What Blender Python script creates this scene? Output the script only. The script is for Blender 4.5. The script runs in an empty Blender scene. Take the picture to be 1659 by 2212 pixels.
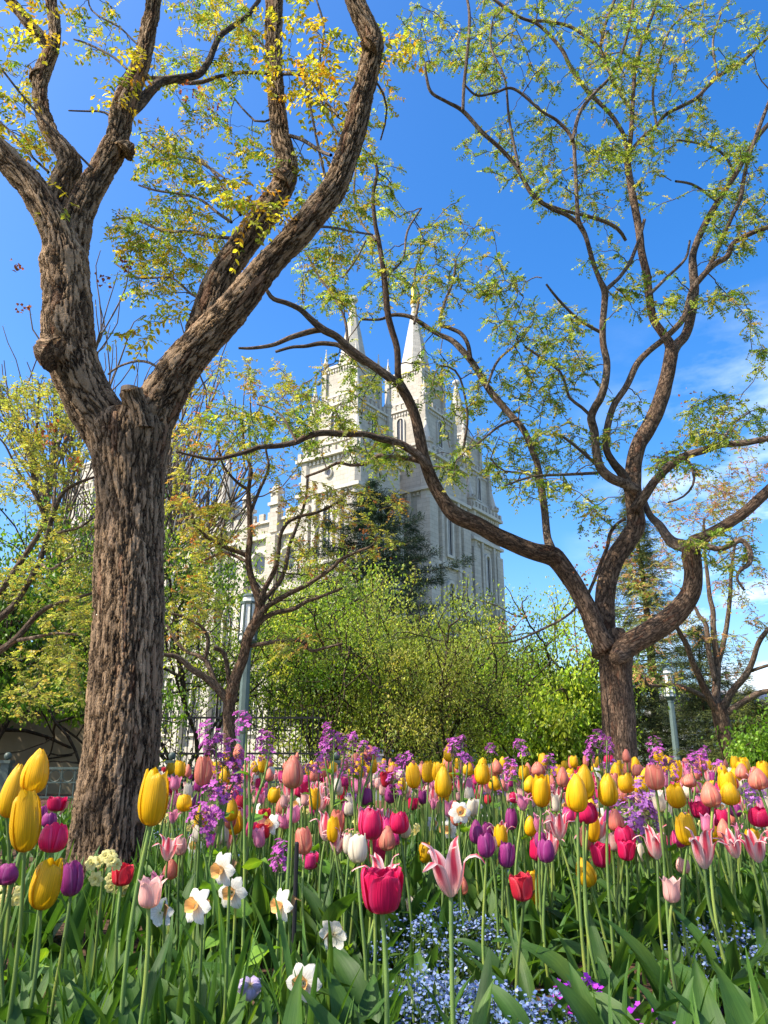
import bpy, math, random
import numpy as np
from mathutils import Vector, Matrix
rng = np.random.default_rng(7); random.seed(7)
sc = bpy.context.scene; col = sc.collection
R = math.radians
# ------------------------------------------------------------ camera, sky, sun, exposure
H, TH, F = 0.6, R(18.0), 0.7515          # eye height, upward tilt, focal length in picture heights
cd = bpy.data.cameras.new('camera'); cam = bpy.data.objects.new('camera', cd); col.objects.link(cam)
cd.sensor_fit = 'VERTICAL'; cd.sensor_height = 24; cd.lens = F*24; cd.clip_start = 0.05; cd.clip_end = 5000
cam.location = (0, 0, H); cam.rotation_euler = (R(90)+TH, 0, 0); sc.camera = cam
SUN_AZ, SUN_EL = R(249), R(49)            # azimuth clockwise from +Y (behind the camera's left shoulder)
w = bpy.data.worlds.new('World'); sc.world = w; w.use_nodes = True
nt = w.node_tree; nt.nodes.clear(); N = nt.nodes.new; LK = nt.links.new
out = N('ShaderNodeOutputWorld'); bg = N('ShaderNodeBackground'); LK(bg.outputs[0], out.inputs[0])
sky = N('ShaderNodeTexSky'); sky.sky_type = 'NISHITA'; sky.sun_disc = False
sky.sun_elevation = SUN_EL; sky.sun_rotation = SUN_AZ; sky.air_density = 1.0; sky.dust_density = 2.2; sky.ozone_density = 3.0
hs = N('ShaderNodeHueSaturation'); hs.inputs['Saturation'].default_value = 1.4; hs.inputs['Hue'].default_value = 0.505; hs.inputs['Value'].default_value = 1.22; LK(sky.outputs[0], hs.inputs['Color'])
tc = N('ShaderNodeTexCoord'); mp = N('ShaderNodeMapping'); mp.inputs['Scale'].default_value = (1, 1, 2.6); LK(tc.outputs['Generated'], mp.inputs[0])
no = N('ShaderNodeTexNoise'); no.inputs['Scale'].default_value = 5.5; no.inputs['Detail'].default_value = 8; no.inputs['Roughness'].default_value = 0.58; LK(mp.outputs[0], no.inputs['Vector'])
cr = N('ShaderNodeMapRange'); cr.inputs[1].default_value = 0.46; cr.inputs[2].default_value = 0.66; LK(no.outputs[0], cr.inputs[0])
sx = N('ShaderNodeSeparateXYZ'); LK(tc.outputs['Generated'], sx.inputs[0])
mz = N('ShaderNodeMapRange'); mz.inputs[1].default_value = 0.52; mz.inputs[2].default_value = 0.20; LK(sx.outputs[2], mz.inputs[0])    # clouds stay low ...
mx = N('ShaderNodeMapRange'); mx.inputs[1].default_value = 0.22; mx.inputs[2].default_value = 0.48; LK(sx.outputs[0], mx.inputs[0])    # ... and to the east
m1 = N('ShaderNodeMath'); m1.operation = 'MULTIPLY'; LK(mz.outputs[0], m1.inputs[0]); LK(mx.outputs[0], m1.inputs[1])
m2 = N('ShaderNodeMath'); m2.operation = 'MULTIPLY'; LK(m1.outputs[0], m2.inputs[0]); LK(cr.outputs[0], m2.inputs[1])
mixc = N('ShaderNodeMixRGB'); LK(m2.outputs[0], mixc.inputs[0]); LK(hs.outputs[0], mixc.inputs[1]); mixc.inputs[2].default_value = (9, 9.6, 10.5, 1)
LK(mixc.outputs[0], bg.inputs[0]); bg.inputs[1].default_value = 0.15
sl = bpy.data.lights.new('sun', 'SUN'); so = bpy.data.objects.new('sun', sl); col.objects.link(so)
sl.energy = 5.0; sl.angle = R(0.53); sl.color = (1.0, 0.91, 0.77)
sd = Vector((math.sin(SUN_AZ)*math.cos(SUN_EL), math.cos(SUN_AZ)*math.cos(SUN_EL), math.sin(SUN_EL)))
so.rotation_euler = sd.to_track_quat('Z', 'Y').to_euler(); so.location = (-20, -10, 30)
sc.view_settings.view_transform = 'Standard'; sc.view_settings.look = 'None'; sc.view_settings.exposure = 0.85
sc.cycles.max_bounces = 8; sc.cycles.transmission_bounces = 4
# ------------------------------------------------------------ helpers
def pt(x, y, Y):      # a point of the photo (1659 x 2212 grid) taken out to the distance Y
    u = (x-829.5)/2212; v = (1106-y)/2212
    t = Y/(F*math.cos(TH)-v*math.sin(TH))
    return np.array((u*t, Y, H+t*(F*math.sin(TH)+v*math.cos(TH))))
def px(y, Y):         # metres per photo pixel there
    v = (1106-y)/2212
    return Y/(F*math.cos(TH)-v*math.sin(TH))/2212
def tag(o, label=None, cat=None, group=None, kind=None):
    if label: o['label'] = label
    if cat: o['category'] = cat
    if group: o['group'] = group
    if kind: o['kind'] = kind
    return o
def empty(name, loc, label=None, cat=None, group=None, rz=0):
    o = bpy.data.objects.new(name, None); col.objects.link(o); o.location = loc; o.rotation_euler = (0, 0, rz)
    o.empty_display_size = 0.05
    return tag(o, label, cat, group)
def link(name, me, parent=None, loc=(0, 0, 0), rot=(0, 0, 0), scale=(1, 1, 1)):
    o = bpy.data.objects.new(name, me); col.objects.link(o)
    if parent: o.parent = parent
    o.location = loc; o.rotation_euler = rot; o.scale = scale
    return o
class G:              # collects geometry that becomes ONE mesh
    def __init__(s): s.v = []; s.l = []; s.c = []; s.m = []; s.a = {}; s.n = 0
    def add(s, V, Fa, mi=0, **attr):
        V = np.asarray(V, float).reshape(-1, 3)
        fs = Fa if isinstance(Fa, list) else [Fa]
        for f in fs:
            f = np.asarray(f, int)
            if f.ndim == 1: f = f[None]
            s.l.append((f+s.n).ravel()); s.c.append(np.full(len(f), f.shape[1])); s.m.append(np.full(len(f), mi))
        for k, a in attr.items(): s.a.setdefault(k, []).append((s.n, np.asarray(a, float).reshape(len(V), -1)))
        s.v.append(V); s.n += len(V); return s
    def box(s, x0, x1, y0, y1, z0, z1, mi=0):
        V = [(x0,y0,z0),(x1,y0,z0),(x1,y1,z0),(x0,y1,z0),(x0,y0,z1),(x1,y0,z1),(x1,y1,z1),(x0,y1,z1)]
        return s.add(V, [(3,2,1,0),(4,5,6,7),(0,1,5,4),(1,2,6,5),(2,3,7,6),(3,0,4,7)], mi)
    def cyl(s, c, rz, n=8, mi=0, rot=None, cap=True):   # rz: list of (radius, z)
        a = (np.arange(n)+0.5)/n*2*np.pi if rot is None else np.arange(n)/n*2*np.pi+rot
        V = np.concatenate([np.c_[c[0]+r*np.cos(a), c[1]+r*np.sin(a), np.full(n, c[2]+z)] for r, z in rz])
        i = np.arange(n); j = (i+1) % n
        fs = [np.concatenate([np.c_[k*n+i, k*n+j, (k+1)*n+j, (k+1)*n+i] for k in range(len(rz)-1)])]
        if cap: fs += [np.arange(n)[::-1], np.arange(n)+(len(rz)-1)*n]
        return s.add(V, fs, mi)
    def mesh(s, name, mats, smooth=False):
        me = bpy.data.meshes.new(name)
        V = np.concatenate(s.v); L = np.concatenate(s.l); C = np.concatenate(s.c); M = np.concatenate(s.m)
        me.vertices.add(len(V)); me.vertices.foreach_set('co', V.ravel().astype('f4'))
        me.loops.add(len(L)); me.loops.foreach_set('vertex_index', L.astype('i4'))
        me.polygons.add(len(C)); me.polygons.foreach_set('loop_start', np.r_[0, np.cumsum(C)[:-1]].astype('i4'))
        try: me.polygons.foreach_set('loop_total', C.astype('i4'))
        except Exception: pass
        for m in (mats if isinstance(mats, (list, tuple)) else [mats]): me.materials.append(m)
        me.polygons.foreach_set('material_index', M.astype('i4'))
        me.polygons.foreach_set('use_smooth', np.full(len(C), smooth))
        for k, parts in s.a.items():
            d = parts[0][1].shape[1]; full = np.zeros((len(V), d))
            for st, a in parts: full[st:st+len(a)] = a
            if k == 'uv':
                uv = me.uv_layers.new(name='uv'); uv.data.foreach_set('uv', full[L].ravel().astype('f4'))
            elif d == 4:
                at = me.attributes.new(k, 'FLOAT_COLOR', 'POINT'); at.data.foreach_set('color', full.ravel().astype('f4'))
            else:
                at = me.attributes.new(k, 'FLOAT_VECTOR', 'POINT'); at.data.foreach_set('vector', full.ravel().astype('f4'))
        me.update(calc_edges=True); me.validate()
        return me
    def build(s, name, mats, parent=None, smooth=False, **k): return link(name, s.mesh(name, mats, smooth), parent, **k)
def boxuv(me):        # metric coordinates along each face, for stone courses
    uv = me.uv_layers.new(name='uv')
    for p in me.polygons:
        n = p.normal
        t = Vector((-n.y, n.x, 0)).normalized() if abs(n.z) < 0.9 else Vector((1, 0, 0))
        b = Vector((0, 0, 1)) if abs(n.z) < 0.9 else Vector((0, 1, 0))
        for li in p.loop_indices:
            c = me.vertices[me.loops[li].vertex_index].co; uv.data[li].uv = (c.dot(t), c.dot(b))
    return me
def unit(a): return a/np.maximum(np.linalg.norm(a, axis=-1, keepdims=True), 1e-9)
def smooth_path(P, R_, step):   # Catmull-Rom through P with radii, resampled every `step` metres
    P = np.asarray(P, float); R_ = np.asarray(R_, float); Q = np.c_[P, R_]
    Q = np.vstack([2*Q[0]-Q[1], Q, 2*Q[-1]-Q[-2]]); o = []
    for i in range(1, len(Q)-2):
        t = np.linspace(0, 1, 16, endpoint=False)[:, None]; a, b, c, d = Q[i-1:i+3]
        o.append(0.5*((2*b)+(c-a)*t+(2*a-5*b+4*c-d)*t**2+(-a+3*b-3*c+d)*t**3))
    o.append(Q[-2][None]); o = np.concatenate(o); o[:, 3] = np.maximum(o[:, 3], 0.001)
    s = np.r_[0, np.cumsum(np.linalg.norm(np.diff(o[:, :3], axis=0), axis=1))]
    n = max(3, int(s[-1]/step)+1); ss = np.linspace(0, s[-1], n)
    o = np.c_[[np.interp(ss, s, o[:, k]) for k in range(4)]].T
    return o[:, :3], o[:, 3], ss
def tube(g, P, R_, S, n, mi=0, lump=0.0, seed=0):
    K = len(P); T = unit(np.gradient(P, axis=0)); ref = np.array((0.05, -1, 0.03))
    A = unit(ref-(T@ref)[:, None]*T); B = np.cross(T, A)
    a = np.arange(n)/n*2*np.pi; rr = R_[:, None]*np.ones((1, n))
    if lump:
        q = np.random.default_rng(seed)
        for f in (1.3, 2.9, 5.7):
            for k in (1, 2, 3):
                rr = rr*(1+lump*q.normal()*np.sin(f*S[:, None]*3+k*a[None]+q.uniform(0, 6))/k)
    V = P[:, None]+rr[..., None]*(np.cos(a)[None, :, None]*A[:, None]+np.sin(a)[None, :, None]*B[:, None])
    r0 = np.median(R_); off = seed*3.7
    bk = np.stack([np.broadcast_to(np.cos(a)*r0, (K, n)), np.broadcast_to(np.sin(a)*r0, (K, n)), np.broadcast_to(S[:, None], (K, n))], -1)+off
    i = np.arange(n); j = (i+1) % n; k = np.arange(K-1)[:, None]*n
    f = np.stack([k+i, k+j, k+n+j, k+n+i], -1).reshape(-1, 4)
    g.add(V, [f, np.arange(n)[::-1], np.arange(n)+(K-1)*n], mi, bark=bk)
def twigs(g, P, R_, n=4, mi=0):   # many thin tubes at once: P (N,K,3), R_ (N,K)
    Nn, K = P.shape[:2]
    T = unit(np.gradient(P, axis=1)); ref = np.where(np.abs(T[..., 1:2]) > 0.9, np.array((1., 0, 0)), np.array((0, -1., 0)))
    A = unit(ref-(T*ref).sum(-1, keepdims=True)*T); B = np.cross(T, A)
    a = np.arange(n)/n*2*np.pi
    V = P[:, :, None]+R_[:, :, None, None]*(np.cos(a)[:, None]*A[:, :, None]+np.sin(a)[:, None]*B[:, :, None])
    i = np.arange(n); j = (i+1) % n; b = (np.arange(Nn)[:, None, None]*K+np.arange(K-1)[None, :, None])*n
    f = np.stack([b+i, b+j, b+n+j, b+n+i], -1).reshape(-1, 4)
    g.add(V, f, mi, bark=V.reshape(-1, 3))
def leafset(g, B, A, Nv, L, W, C, mi=0, fold=0.18):   # diamond leaves: base, axis, normal, length, width, colour
    A = unit(A); S = unit(np.cross(A, Nv)); Nv = np.cross(S, A)
    L = np.broadcast_to(L, len(B))[:, None]; W = np.broadcast_to(W, len(B))[:, None]
    m = B+A*L*0.42; V = np.stack([B, m+S*W*0.5+Nv*W*fold, B+A*L, m-S*W*0.5+Nv*W*fold], 1)
    f = np.arange(len(B)*4).reshape(-1, 4)
    g.add(V, f, mi, col=np.repeat(np.c_[C, np.ones(len(B))], 4, 0))
def leafset2(g, B, A, Nv, L, W, C, mi=0, fold=0.2):   # broader two-sided leaf with a pointed tip, for leaves close by
    A = unit(A); S = unit(np.cross(A, Nv)); Nv = np.cross(S, A)
    L = np.broadcast_to(L, len(B))[:, None]; W = np.broadcast_to(W, len(B))[:, None]
    q = lambda a, s, n: B+A*L*a+S*W*s+Nv*W*n
    V = np.stack([q(0, 0, 0), q(.22, .42, fold), q(.5, .5, fold), q(.78, .3, fold*.6), q(1, 0, -.15), q(.78, -.3, fold*.6), q(.5, -.5, fold), q(.22, -.42, fold), q(.5, 0, 0)], 1)
    b = np.arange(len(B))[:, None]*9
    f = np.concatenate([b+np.array(k) for k in ((0,1,2,8),(8,2,3,4),(8,4,5,6),(0,8,6,7))])
    g.add(V, f, mi, col=np.repeat(np.c_[C, np.ones(len(B))], 9, 0))
def palette(n, cols, wts, jit=0.22):
    cols = np.array(cols); k = rng.choice(len(cols), n, p=np.array(wts)/sum(wts))
    return np.clip(cols[k]*rng.lognormal(0, jit, (n, 1))*rng.normal(1, 0.05, (n, 3)), 0.003, 0.9)
def rdir(n, up=0.0):
    d = rng.normal(size=(n, 3)); d = unit(d); d[:, 2] += up; return unit(d)
# ------------------------------------------------------------ materials
def mat(name, **k):
    m = bpy.data.materials.new(name); m.use_nodes = True; t = m.node_tree; p = t.nodes['Principled BSDF']
    p.inputs['Base Color'].default_value = (*k.get('color', (.5, .5, .5)), 1); p.inputs['Roughness'].default_value = k.get('rough', .6)
    p.inputs['Metallic'].default_value = k.get('metal', 0); p.inputs['Specular IOR Level'].default_value = k.get('spec', .3)
    return m, t, p
def nd(t, typ, **k):
    n = t.nodes.new(typ)
    for a, b in k.items():
        if a[0] == 'i' and a[1:].isdigit(): n.inputs[int(a[1:])].default_value = b
        elif hasattr(n, a): setattr(n, a, b)
        else: n.inputs[a.replace('_', ' ')].default_value = b
    return n
def ramp(t, stops, fac):
    r = t.nodes.new('ShaderNodeValToRGB'); e = r.color_ramp.elements
    while len(e) < len(stops): e.new(0.5)
    for q, (p, c) in zip(e, stops): q.position = p; q.color = (*c, 1)
    t.links.new(fac, r.inputs[0]); return r
def leafmat(name, trans=0.45, rough=0.5, tint=(1.25, 1.2, .6)):
    m, t, p = mat(name, rough=rough, spec=.35)
    a = nd(t, 'ShaderNodeAttribute', attribute_name='col'); t.links.new(a.outputs['Color'], p.inputs['Base Color'])
    tr = nd(t, 'ShaderNodeBsdfTranslucent'); mu = nd(t, 'ShaderNodeMixRGB', blend_type='MULTIPLY', i0=1.0, i2=(*tint, 1))
    t.links.new(a.outputs['Color'], mu.inputs[1]); t.links.new(mu.outputs[0], tr.inputs[0])
    mx_ = nd(t, 'ShaderNodeMixShader', i0=trans); t.links.new(p.outputs[0], mx_.inputs[1]); t.links.new(tr.outputs[0], mx_.inputs[2])
    t.links.new(mx_.outputs[0], t.nodes['Material Output'].inputs[0]); return m
def barkmat(name, scale, depth, plate, crevice, red=(.16, .06, .03), disp=True, stretch=0.22):
    m, t, p = mat(name, rough=.85, spec=.15); lk = t.links.new
    a = nd(t, 'ShaderNodeAttribute', attribute_name='bark')
    mp_ = nd(t, 'ShaderNodeMapping'); mp_.inputs['Scale'].default_value = (1, 1, stretch); lk(a.outputs['Vector'], mp_.inputs[0])
    nz = nd(t, 'ShaderNodeTexNoise', Scale=scale*.5, Detail=6.0, Roughness=.65); lk(mp_.outputs[0], nz.inputs['Vector'])
    ad = nd(t, 'ShaderNodeMixRGB', blend_type='ADD', i0=1.0); sub = nd(t, 'ShaderNodeVectorMath', operation='SCALE'); sub.inputs['Scale'].default_value = 4.2/scale
    lk(nz.outputs['Color'], sub.inputs[0]); lk(mp_.outputs[0], ad.inputs[1]); lk(sub.outputs[0], ad.inputs[2])
    vo = nd(t, 'ShaderNodeTexVoronoi', feature='DISTANCE_TO_EDGE', Scale=scale); lk(ad.outputs[0], vo.inputs['Vector'])
    vc = nd(t, 'ShaderNodeTexVoronoi', feature='F1', Scale=scale); lk(ad.outputs[0], vc.inputs['Vector'])
    nf = nd(t, 'ShaderNodeTexNoise', Scale=scale*2.6, Detail=6.0, Roughness=.65); lk(a.outputs['Vector'], nf.inputs['Vector'])
    mr = nd(t, 'ShaderNodeMapRange', interpolation_type='SMOOTHSTEP', i1=0.0, i2=0.17, i4=.62); lk(vo.outputs['Distance'], mr.inputs[0])
    mf = nd(t, 'ShaderNodeMapping'); mf.inputs['Scale'].default_value = (1, 1, .30); lk(a.outputs['Vector'], mf.inputs[0])
    n2 = nd(t, 'ShaderNodeTexNoise', Scale=scale*1.1, Detail=5.0, Roughness=.62, Distortion=.6); lk(mf.outputs[0], n2.inputs['Vector'])
    n3 = nd(t, 'ShaderNodeMapRange', i1=.25, i2=.75, i4=.62); lk(n2.outputs[0], n3.inputs[0])
    h0 = nd(t, 'ShaderNodeMath', operation='ADD'); lk(mr.outputs[0], h0.inputs[0]); lk(n3.outputs[0], h0.inputs[1])
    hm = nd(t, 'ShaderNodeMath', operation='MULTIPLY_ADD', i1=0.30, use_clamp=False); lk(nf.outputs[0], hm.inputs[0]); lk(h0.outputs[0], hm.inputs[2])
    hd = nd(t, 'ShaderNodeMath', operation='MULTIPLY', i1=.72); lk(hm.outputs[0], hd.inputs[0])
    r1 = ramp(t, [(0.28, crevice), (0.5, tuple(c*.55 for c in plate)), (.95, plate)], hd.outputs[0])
    hv = nd(t, 'ShaderNodeMixRGB', blend_type='MIX'); ch = nd(t, 'ShaderNodeSeparateColor'); lk(vc.outputs['Color'], ch.inputs[0])
    f1 = nd(t, 'ShaderNodeMapRange', i1=.86, i2=1.0, i4=.6); lk(ch.outputs[0], f1.inputs[0]); lk(f1.outputs[0], hv.inputs[0]); lk(r1.outputs[0], hv.inputs[1]); hv.inputs[2].default_value = (*red, 1)
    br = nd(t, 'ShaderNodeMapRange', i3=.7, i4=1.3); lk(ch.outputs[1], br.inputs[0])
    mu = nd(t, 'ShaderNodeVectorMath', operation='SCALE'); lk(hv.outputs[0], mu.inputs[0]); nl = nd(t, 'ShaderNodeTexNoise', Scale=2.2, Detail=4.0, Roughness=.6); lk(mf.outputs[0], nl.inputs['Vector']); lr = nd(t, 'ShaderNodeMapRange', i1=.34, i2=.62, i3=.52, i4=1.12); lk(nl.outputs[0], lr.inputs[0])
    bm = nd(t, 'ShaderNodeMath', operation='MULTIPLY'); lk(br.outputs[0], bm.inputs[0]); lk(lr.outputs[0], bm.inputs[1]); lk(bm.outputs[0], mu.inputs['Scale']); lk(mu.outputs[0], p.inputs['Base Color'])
    if disp:
        ds = nd(t, 'ShaderNodeDisplacement', Midlevel=1.12, Scale=depth); lk(hm.outputs[0], ds.inputs['Height']); lk(ds.outputs[0], t.nodes['Material Output'].inputs['Displacement'])
        m.displacement_method = 'BOTH'
    else:
        bp = nd(t, 'ShaderNodeBump', Strength=1.0, Distance=depth); lk(hm.outputs[0], bp.inputs['Height']); lk(bp.outputs[0], p.inputs['Normal'])
    return m
def noisy(name, c1, c2, scale, rough=.8, bump=0.0, detail=6, spec=.25, coord='Object', dist=.01):
    m, t, p = mat(name, rough=rough, spec=spec); lk = t.links.new
    tcn = nd(t, 'ShaderNodeTexCoord'); n = nd(t, 'ShaderNodeTexNoise', Scale=scale, Detail=float(detail), Roughness=.62); lk(tcn.outputs[coord], n.inputs['Vector'])
    r = ramp(t, [(.32, c1), (.68, c2)], n.outputs[0]); lk(r.outputs[0], p.inputs['Base Color'])
    if bump:
        b = nd(t, 'ShaderNodeBump', Strength=bump, Distance=dist); lk(n.outputs[0], b.inputs['Height']); lk(b.outputs[0], p.inputs['Normal'])
    return m
def stonemat(name, c1, c2, mortar, bw=1.1, bh=.55):
    m, t, p = mat(name, rough=.85, spec=.2); lk = t.links.new
    u = nd(t, 'ShaderNodeUVMap', uv_map='uv')
    b = nd(t, 'ShaderNodeTexBrick', Scale=1.0, Mortar_Size=.018, Brick_Width=bw, Row_Height=bh, Color1=(*c1, 1), Color2=(*c2, 1), Mortar=(*mortar, 1)); lk(u.outputs[0], b.inputs['Vector'])
    n = nd(t, 'ShaderNodeTexNoise', Scale=.35, Detail=8.0, Roughness=.7); tcn = nd(t, 'ShaderNodeTexCoord'); lk(tcn.outputs['Object'], n.inputs['Vector'])
    r = ramp(t, [(.3, (.72, .71, .69)), (.7, (1.08, 1.07, 1.05))], n.outputs[0])
    mu = nd(t, 'ShaderNodeMixRGB', blend_type='MULTIPLY', i0=1.0); lk(b.outputs[0], mu.inputs[1]); lk(r.outputs[0], mu.inputs[2]); lk(mu.outputs[0], p.inputs['Base Color'])
    bp = nd(t, 'ShaderNodeBump', Strength=.5, Distance=.03); lk(b.outputs['Fac'], bp.inputs['Height']); bp.invert = True; lk(bp.outputs[0], p.inputs['Normal'])
    return m
M = {}
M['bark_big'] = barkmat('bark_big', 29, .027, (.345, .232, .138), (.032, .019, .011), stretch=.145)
M['bark_mid'] = barkmat('bark_mid', 38, .016, (.24, .155, .10), (.04, .026, .018), disp=False)
M['bark_twig'] = barkmat('bark_twig', 60, .004, (.24, .185, .14), (.06, .042, .03), disp=False)
M['bark_limb'] = barkmat('bark_limb', 46, .010, (.235, .17, .12), (.04, .028, .02), disp=False)
M['bark_dark'] = barkmat('bark_dark', 40, .006, (.10, .075, .05), (.03, .02, .015), disp=False)
M['cutwood'] = noisy('cutwood', (.10, .075, .055), (.26, .19, .13), 14, bump=.3)
M['leaf'] = leafmat('leaf', .5, .42); M['needle'] = leafmat('needle', .15, .7, (1, 1, 1))
M['stone'] = stonemat('stone', (.53, .49, .42), (.46, .43, .37), (.33, .31, .275))
M['stone_trim'] = noisy('stone_trim', (.46, .43, .37), (.57, .53, .46), 1.2, bump=.1)
M['glass'] = mat('glass', color=(.03, .035, .045), rough=.15, spec=.5)[0]
M['gold'] = mat('gold', color=(.95, .62, .12), rough=.28, metal=1)[0]
M['plaster'] = noisy('plaster', (.24, .19, .12), (.29, .235, .155), 3.0, bump=.15)
M['cap'] = noisy('cap', (.06, .045, .04), (.10, .08, .065), 8)
M['greenmetal'] = noisy('greenmetal', (.045, .07, .06), (.075, .105, .09), 9, rough=.5, spec=.4)
M['polemetal'] = noisy('polemetal', (.085, .125, .12), (.125, .175, .165), 6, rough=.45, spec=.4)
M['blackiron'] = mat('blackiron', color=(.018, .018, .02), rough=.5)[0]
M['lampglass'] = noisy('lampglass', (.70, .70, .66), (.82, .82, .78), 5, rough=.35)
M['soil'] = noisy('soil', (.035, .02, .012), (.15, .085, .05), 60, rough=.95, bump=1.0, dist=.02)
M['ground'] = noisy('ground', (.07, .09, .03), (.14, .15, .06), 2.0, rough=.95)
M['kerb'] = noisy('kerb', (.20, .085, .06), (.30, .13, .09), 12, bump=.2)
M['greystone'] = noisy('greystone', (.23, .225, .22), (.34, .33, .32), 25, bump=.15)
M['siding'] = noisy('siding', (.55, .58, .60), (.62, .64, .66), 3)
# ------------------------------------------------------------ setting
def paving():
    m, t, p = mat('paving', rough=.85, spec=.2); lk = t.links.new
    tcn = nd(t, 'ShaderNodeTexCoord')
    b = nd(t, 'ShaderNodeTexBrick', Scale=1.0, Mortar_Size=.012, Brick_Width=.6, Row_Height=.6, Color1=(.42, .40, .37, 1), Color2=(.36, .345, .32, 1), Mortar=(.16, .15, .14, 1)); lk(tcn.outputs['Object'], b.inputs['Vector'])
    lk(b.outputs[0], p.inputs['Base Color']); return m
g = G(); g.add([(-1500, -1500, -.02), (1500, -1500, -.02), (1500, 1500, -.02), (-1500, 1500, -.02)], (0, 1, 2, 3))
tag(g.build('ground', M['ground']), kind='structure')
n = 90; gx, gy = np.meshgrid(np.linspace(-7, 9.5, n), np.linspace(-1.5, 8.2, n)); gz = .04+.018*rng.random((n, n))+.03*np.sin(gx*1.7)*np.sin(gy*2.1)**2
i, j = np.meshgrid(np.arange(n-1), np.arange(n-1)); k = (j*n+i).ravel()
g = G(); g.add(np.c_[gx.ravel(), gy.ravel(), gz.ravel()], np.c_[k, k+1, k+n+1, k+n]); tag(g.build('flower_bed_soil', M['soil'], smooth=True), kind='structure')
g = G(); g.add([(-30, 8.25, -.012), (30, 8.25, -.012), (30, 10.1, -.012), (-30, 10.1, -.012)], (0, 1, 2, 3)); tag(g.build('path', paving()), kind='structure')
g = G(); g.box(-12, 1.2, 10.1, 10.28, -.1, .14); o = g.build('brick_kerb', M['kerb']); tag(o, kind='structure')
g = G(); g.add([(-12, 10.28, .10), (1.2, 10.28, .10), (1.2, 13.6, .10), (-12, 13.6, .10)], (0, 1, 2, 3)); tag(g.build('planter_soil', M['soil']), kind='structure')
# tan garden wall on the left, with its dark coping
wl = empty('garden_wall', (-8, 14.2, 0), 'tan rendered garden wall with dark coping behind the big trunk', 'wall')
g = G(); g.box(-9, 3.6, 0, .3, -.1, 1.42); g.build('wall_body', M['plaster'], wl)
g = G(); g.box(-9, 3.66, -.05, .35, 1.42, 1.5); g.build('coping', M['cap'], wl)
# low green railing with looped top
fy = 11.2; xs = [pt(-344, 1656, fy)[0], pt(14, 1656, fy)[0], pt(370, 1656, fy)[0], pt(726, 1656, fy)[0]]
rl = empty('garden_railing', (xs[1], fy, .1), 'low green iron railing with loops along its top beside the path', 'railing'); z1 = pt(0, 1657, fy)[2]-.1
for x in xs:
    q = G(); q.box(x-xs[1]-.055, x-xs[1]+.055, -.055, .055, 0, z1+.05); q.box(x-xs[1]-.075, x-xs[1]+.075, -.075, .075, z1+.05, z1+.09); po = q.build('post', M['greenmetal'], rl)
    q = G(); th = np.linspace(-1.45, 1.57, 8); q.cyl((x-xs[1], 0, z1+.145), [(max(.052*math.cos(a), .002), .052*math.sin(a)) for a in th], 12); q.build('ball_finial', M['greenmetal'], po, smooth=True)
q = G()
for a, b in zip(xs[:-1], xs[1:]):
    a -= xs[1]-.055; b -= xs[1]+.055
    for zz, hh in ((z1-.03, .03), (z1-.21, .02), (.03, .025)): q.box(a, b, -.015, .015, zz, zz+hh)
    nb = 12; st = (b-a)/nb
    for i in range(1, nb): q.box(a+i*st-.007, a+i*st+.007, -.007, .007, .055, z1-.03)
    for i in range(nb):
        c = a+(i+.5)*st; th = np.linspace(0, 2*np.pi, 17); P_ = np.c_[c+st*.43*np.cos(th), np.zeros(17)-.001, z1-.115+.075*np.sin(th)]
        twigs(q, P_[None], np.full((1, 17), .006), 4)
q.build('railing_bars', M['greenmetal'], rl)
# tall black picket fence
fy = 17.0; x0 = pt(340, 1650, fy)[0]; x1 = pt(700, 1650, fy)[0]
fe = empty('picket_fence', (x0, fy, 0), 'tall black iron picket fence behind the small forked tree', 'fence')
q = G(); Lf = x1-x0
for i in range(int(Lf/.12)): q.box(i*.12-.009, i*.12+.009, -.009, .009, 0, 1.62); q.cyl((i*.12, 0, 1.62), [(.018, 0), (.002, .09)], 4)
q.build('pickets', M['blackiron'], fe)
for zz in (.18, .75, 1.48): q = G(); q.box(-.1, Lf, -.02, .02, zz, zz+.04); q.build('rail', M['blackiron'], fe)
# grey stone slab and a black box standing in for the dark recess next to it
a = pt(761, 1690, 11.5); b = pt(826, 1633, 11.5)
o = G(); o.box(0, b[0]-a[0], 0, .12, 0, b[2]); o.box(-.02, b[0]-a[0]+.02, -.02, .14, b[2], b[2]+.03); o.box(-.02, b[0]-a[0]+.02, -.3, .0, .1, .36)
tag(o.build('stone_bench', M['greystone'], loc=(a[0], 11.5, 0)), 'grey stone bench with upright slab back behind purple flowers', 'bench')
a = pt(832, 1690, 11.9); b = pt(880, 1636, 11.9); cb = empty('recess_box', (a[0], 11.9, 0), 'black box standing for a dark recess beside the grey stone bench', 'cabinet')
o = G(); o.box(0, b[0]-a[0], 0, .3, 0, b[2]); o.build('body', M['blackiron'], cb)
o = G(); o.box(.03, b[0]-a[0]-.03, -.015, 0, .05, b[2]-.05); dr = o.build('front_panel', M['blackiron'], cb)
o = G(); o.box(b[0]-a[0]-.08, b[0]-a[0]-.06, -.03, -.015, .25, .33); o.build('front_knob', M['greystone'], dr)
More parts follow.
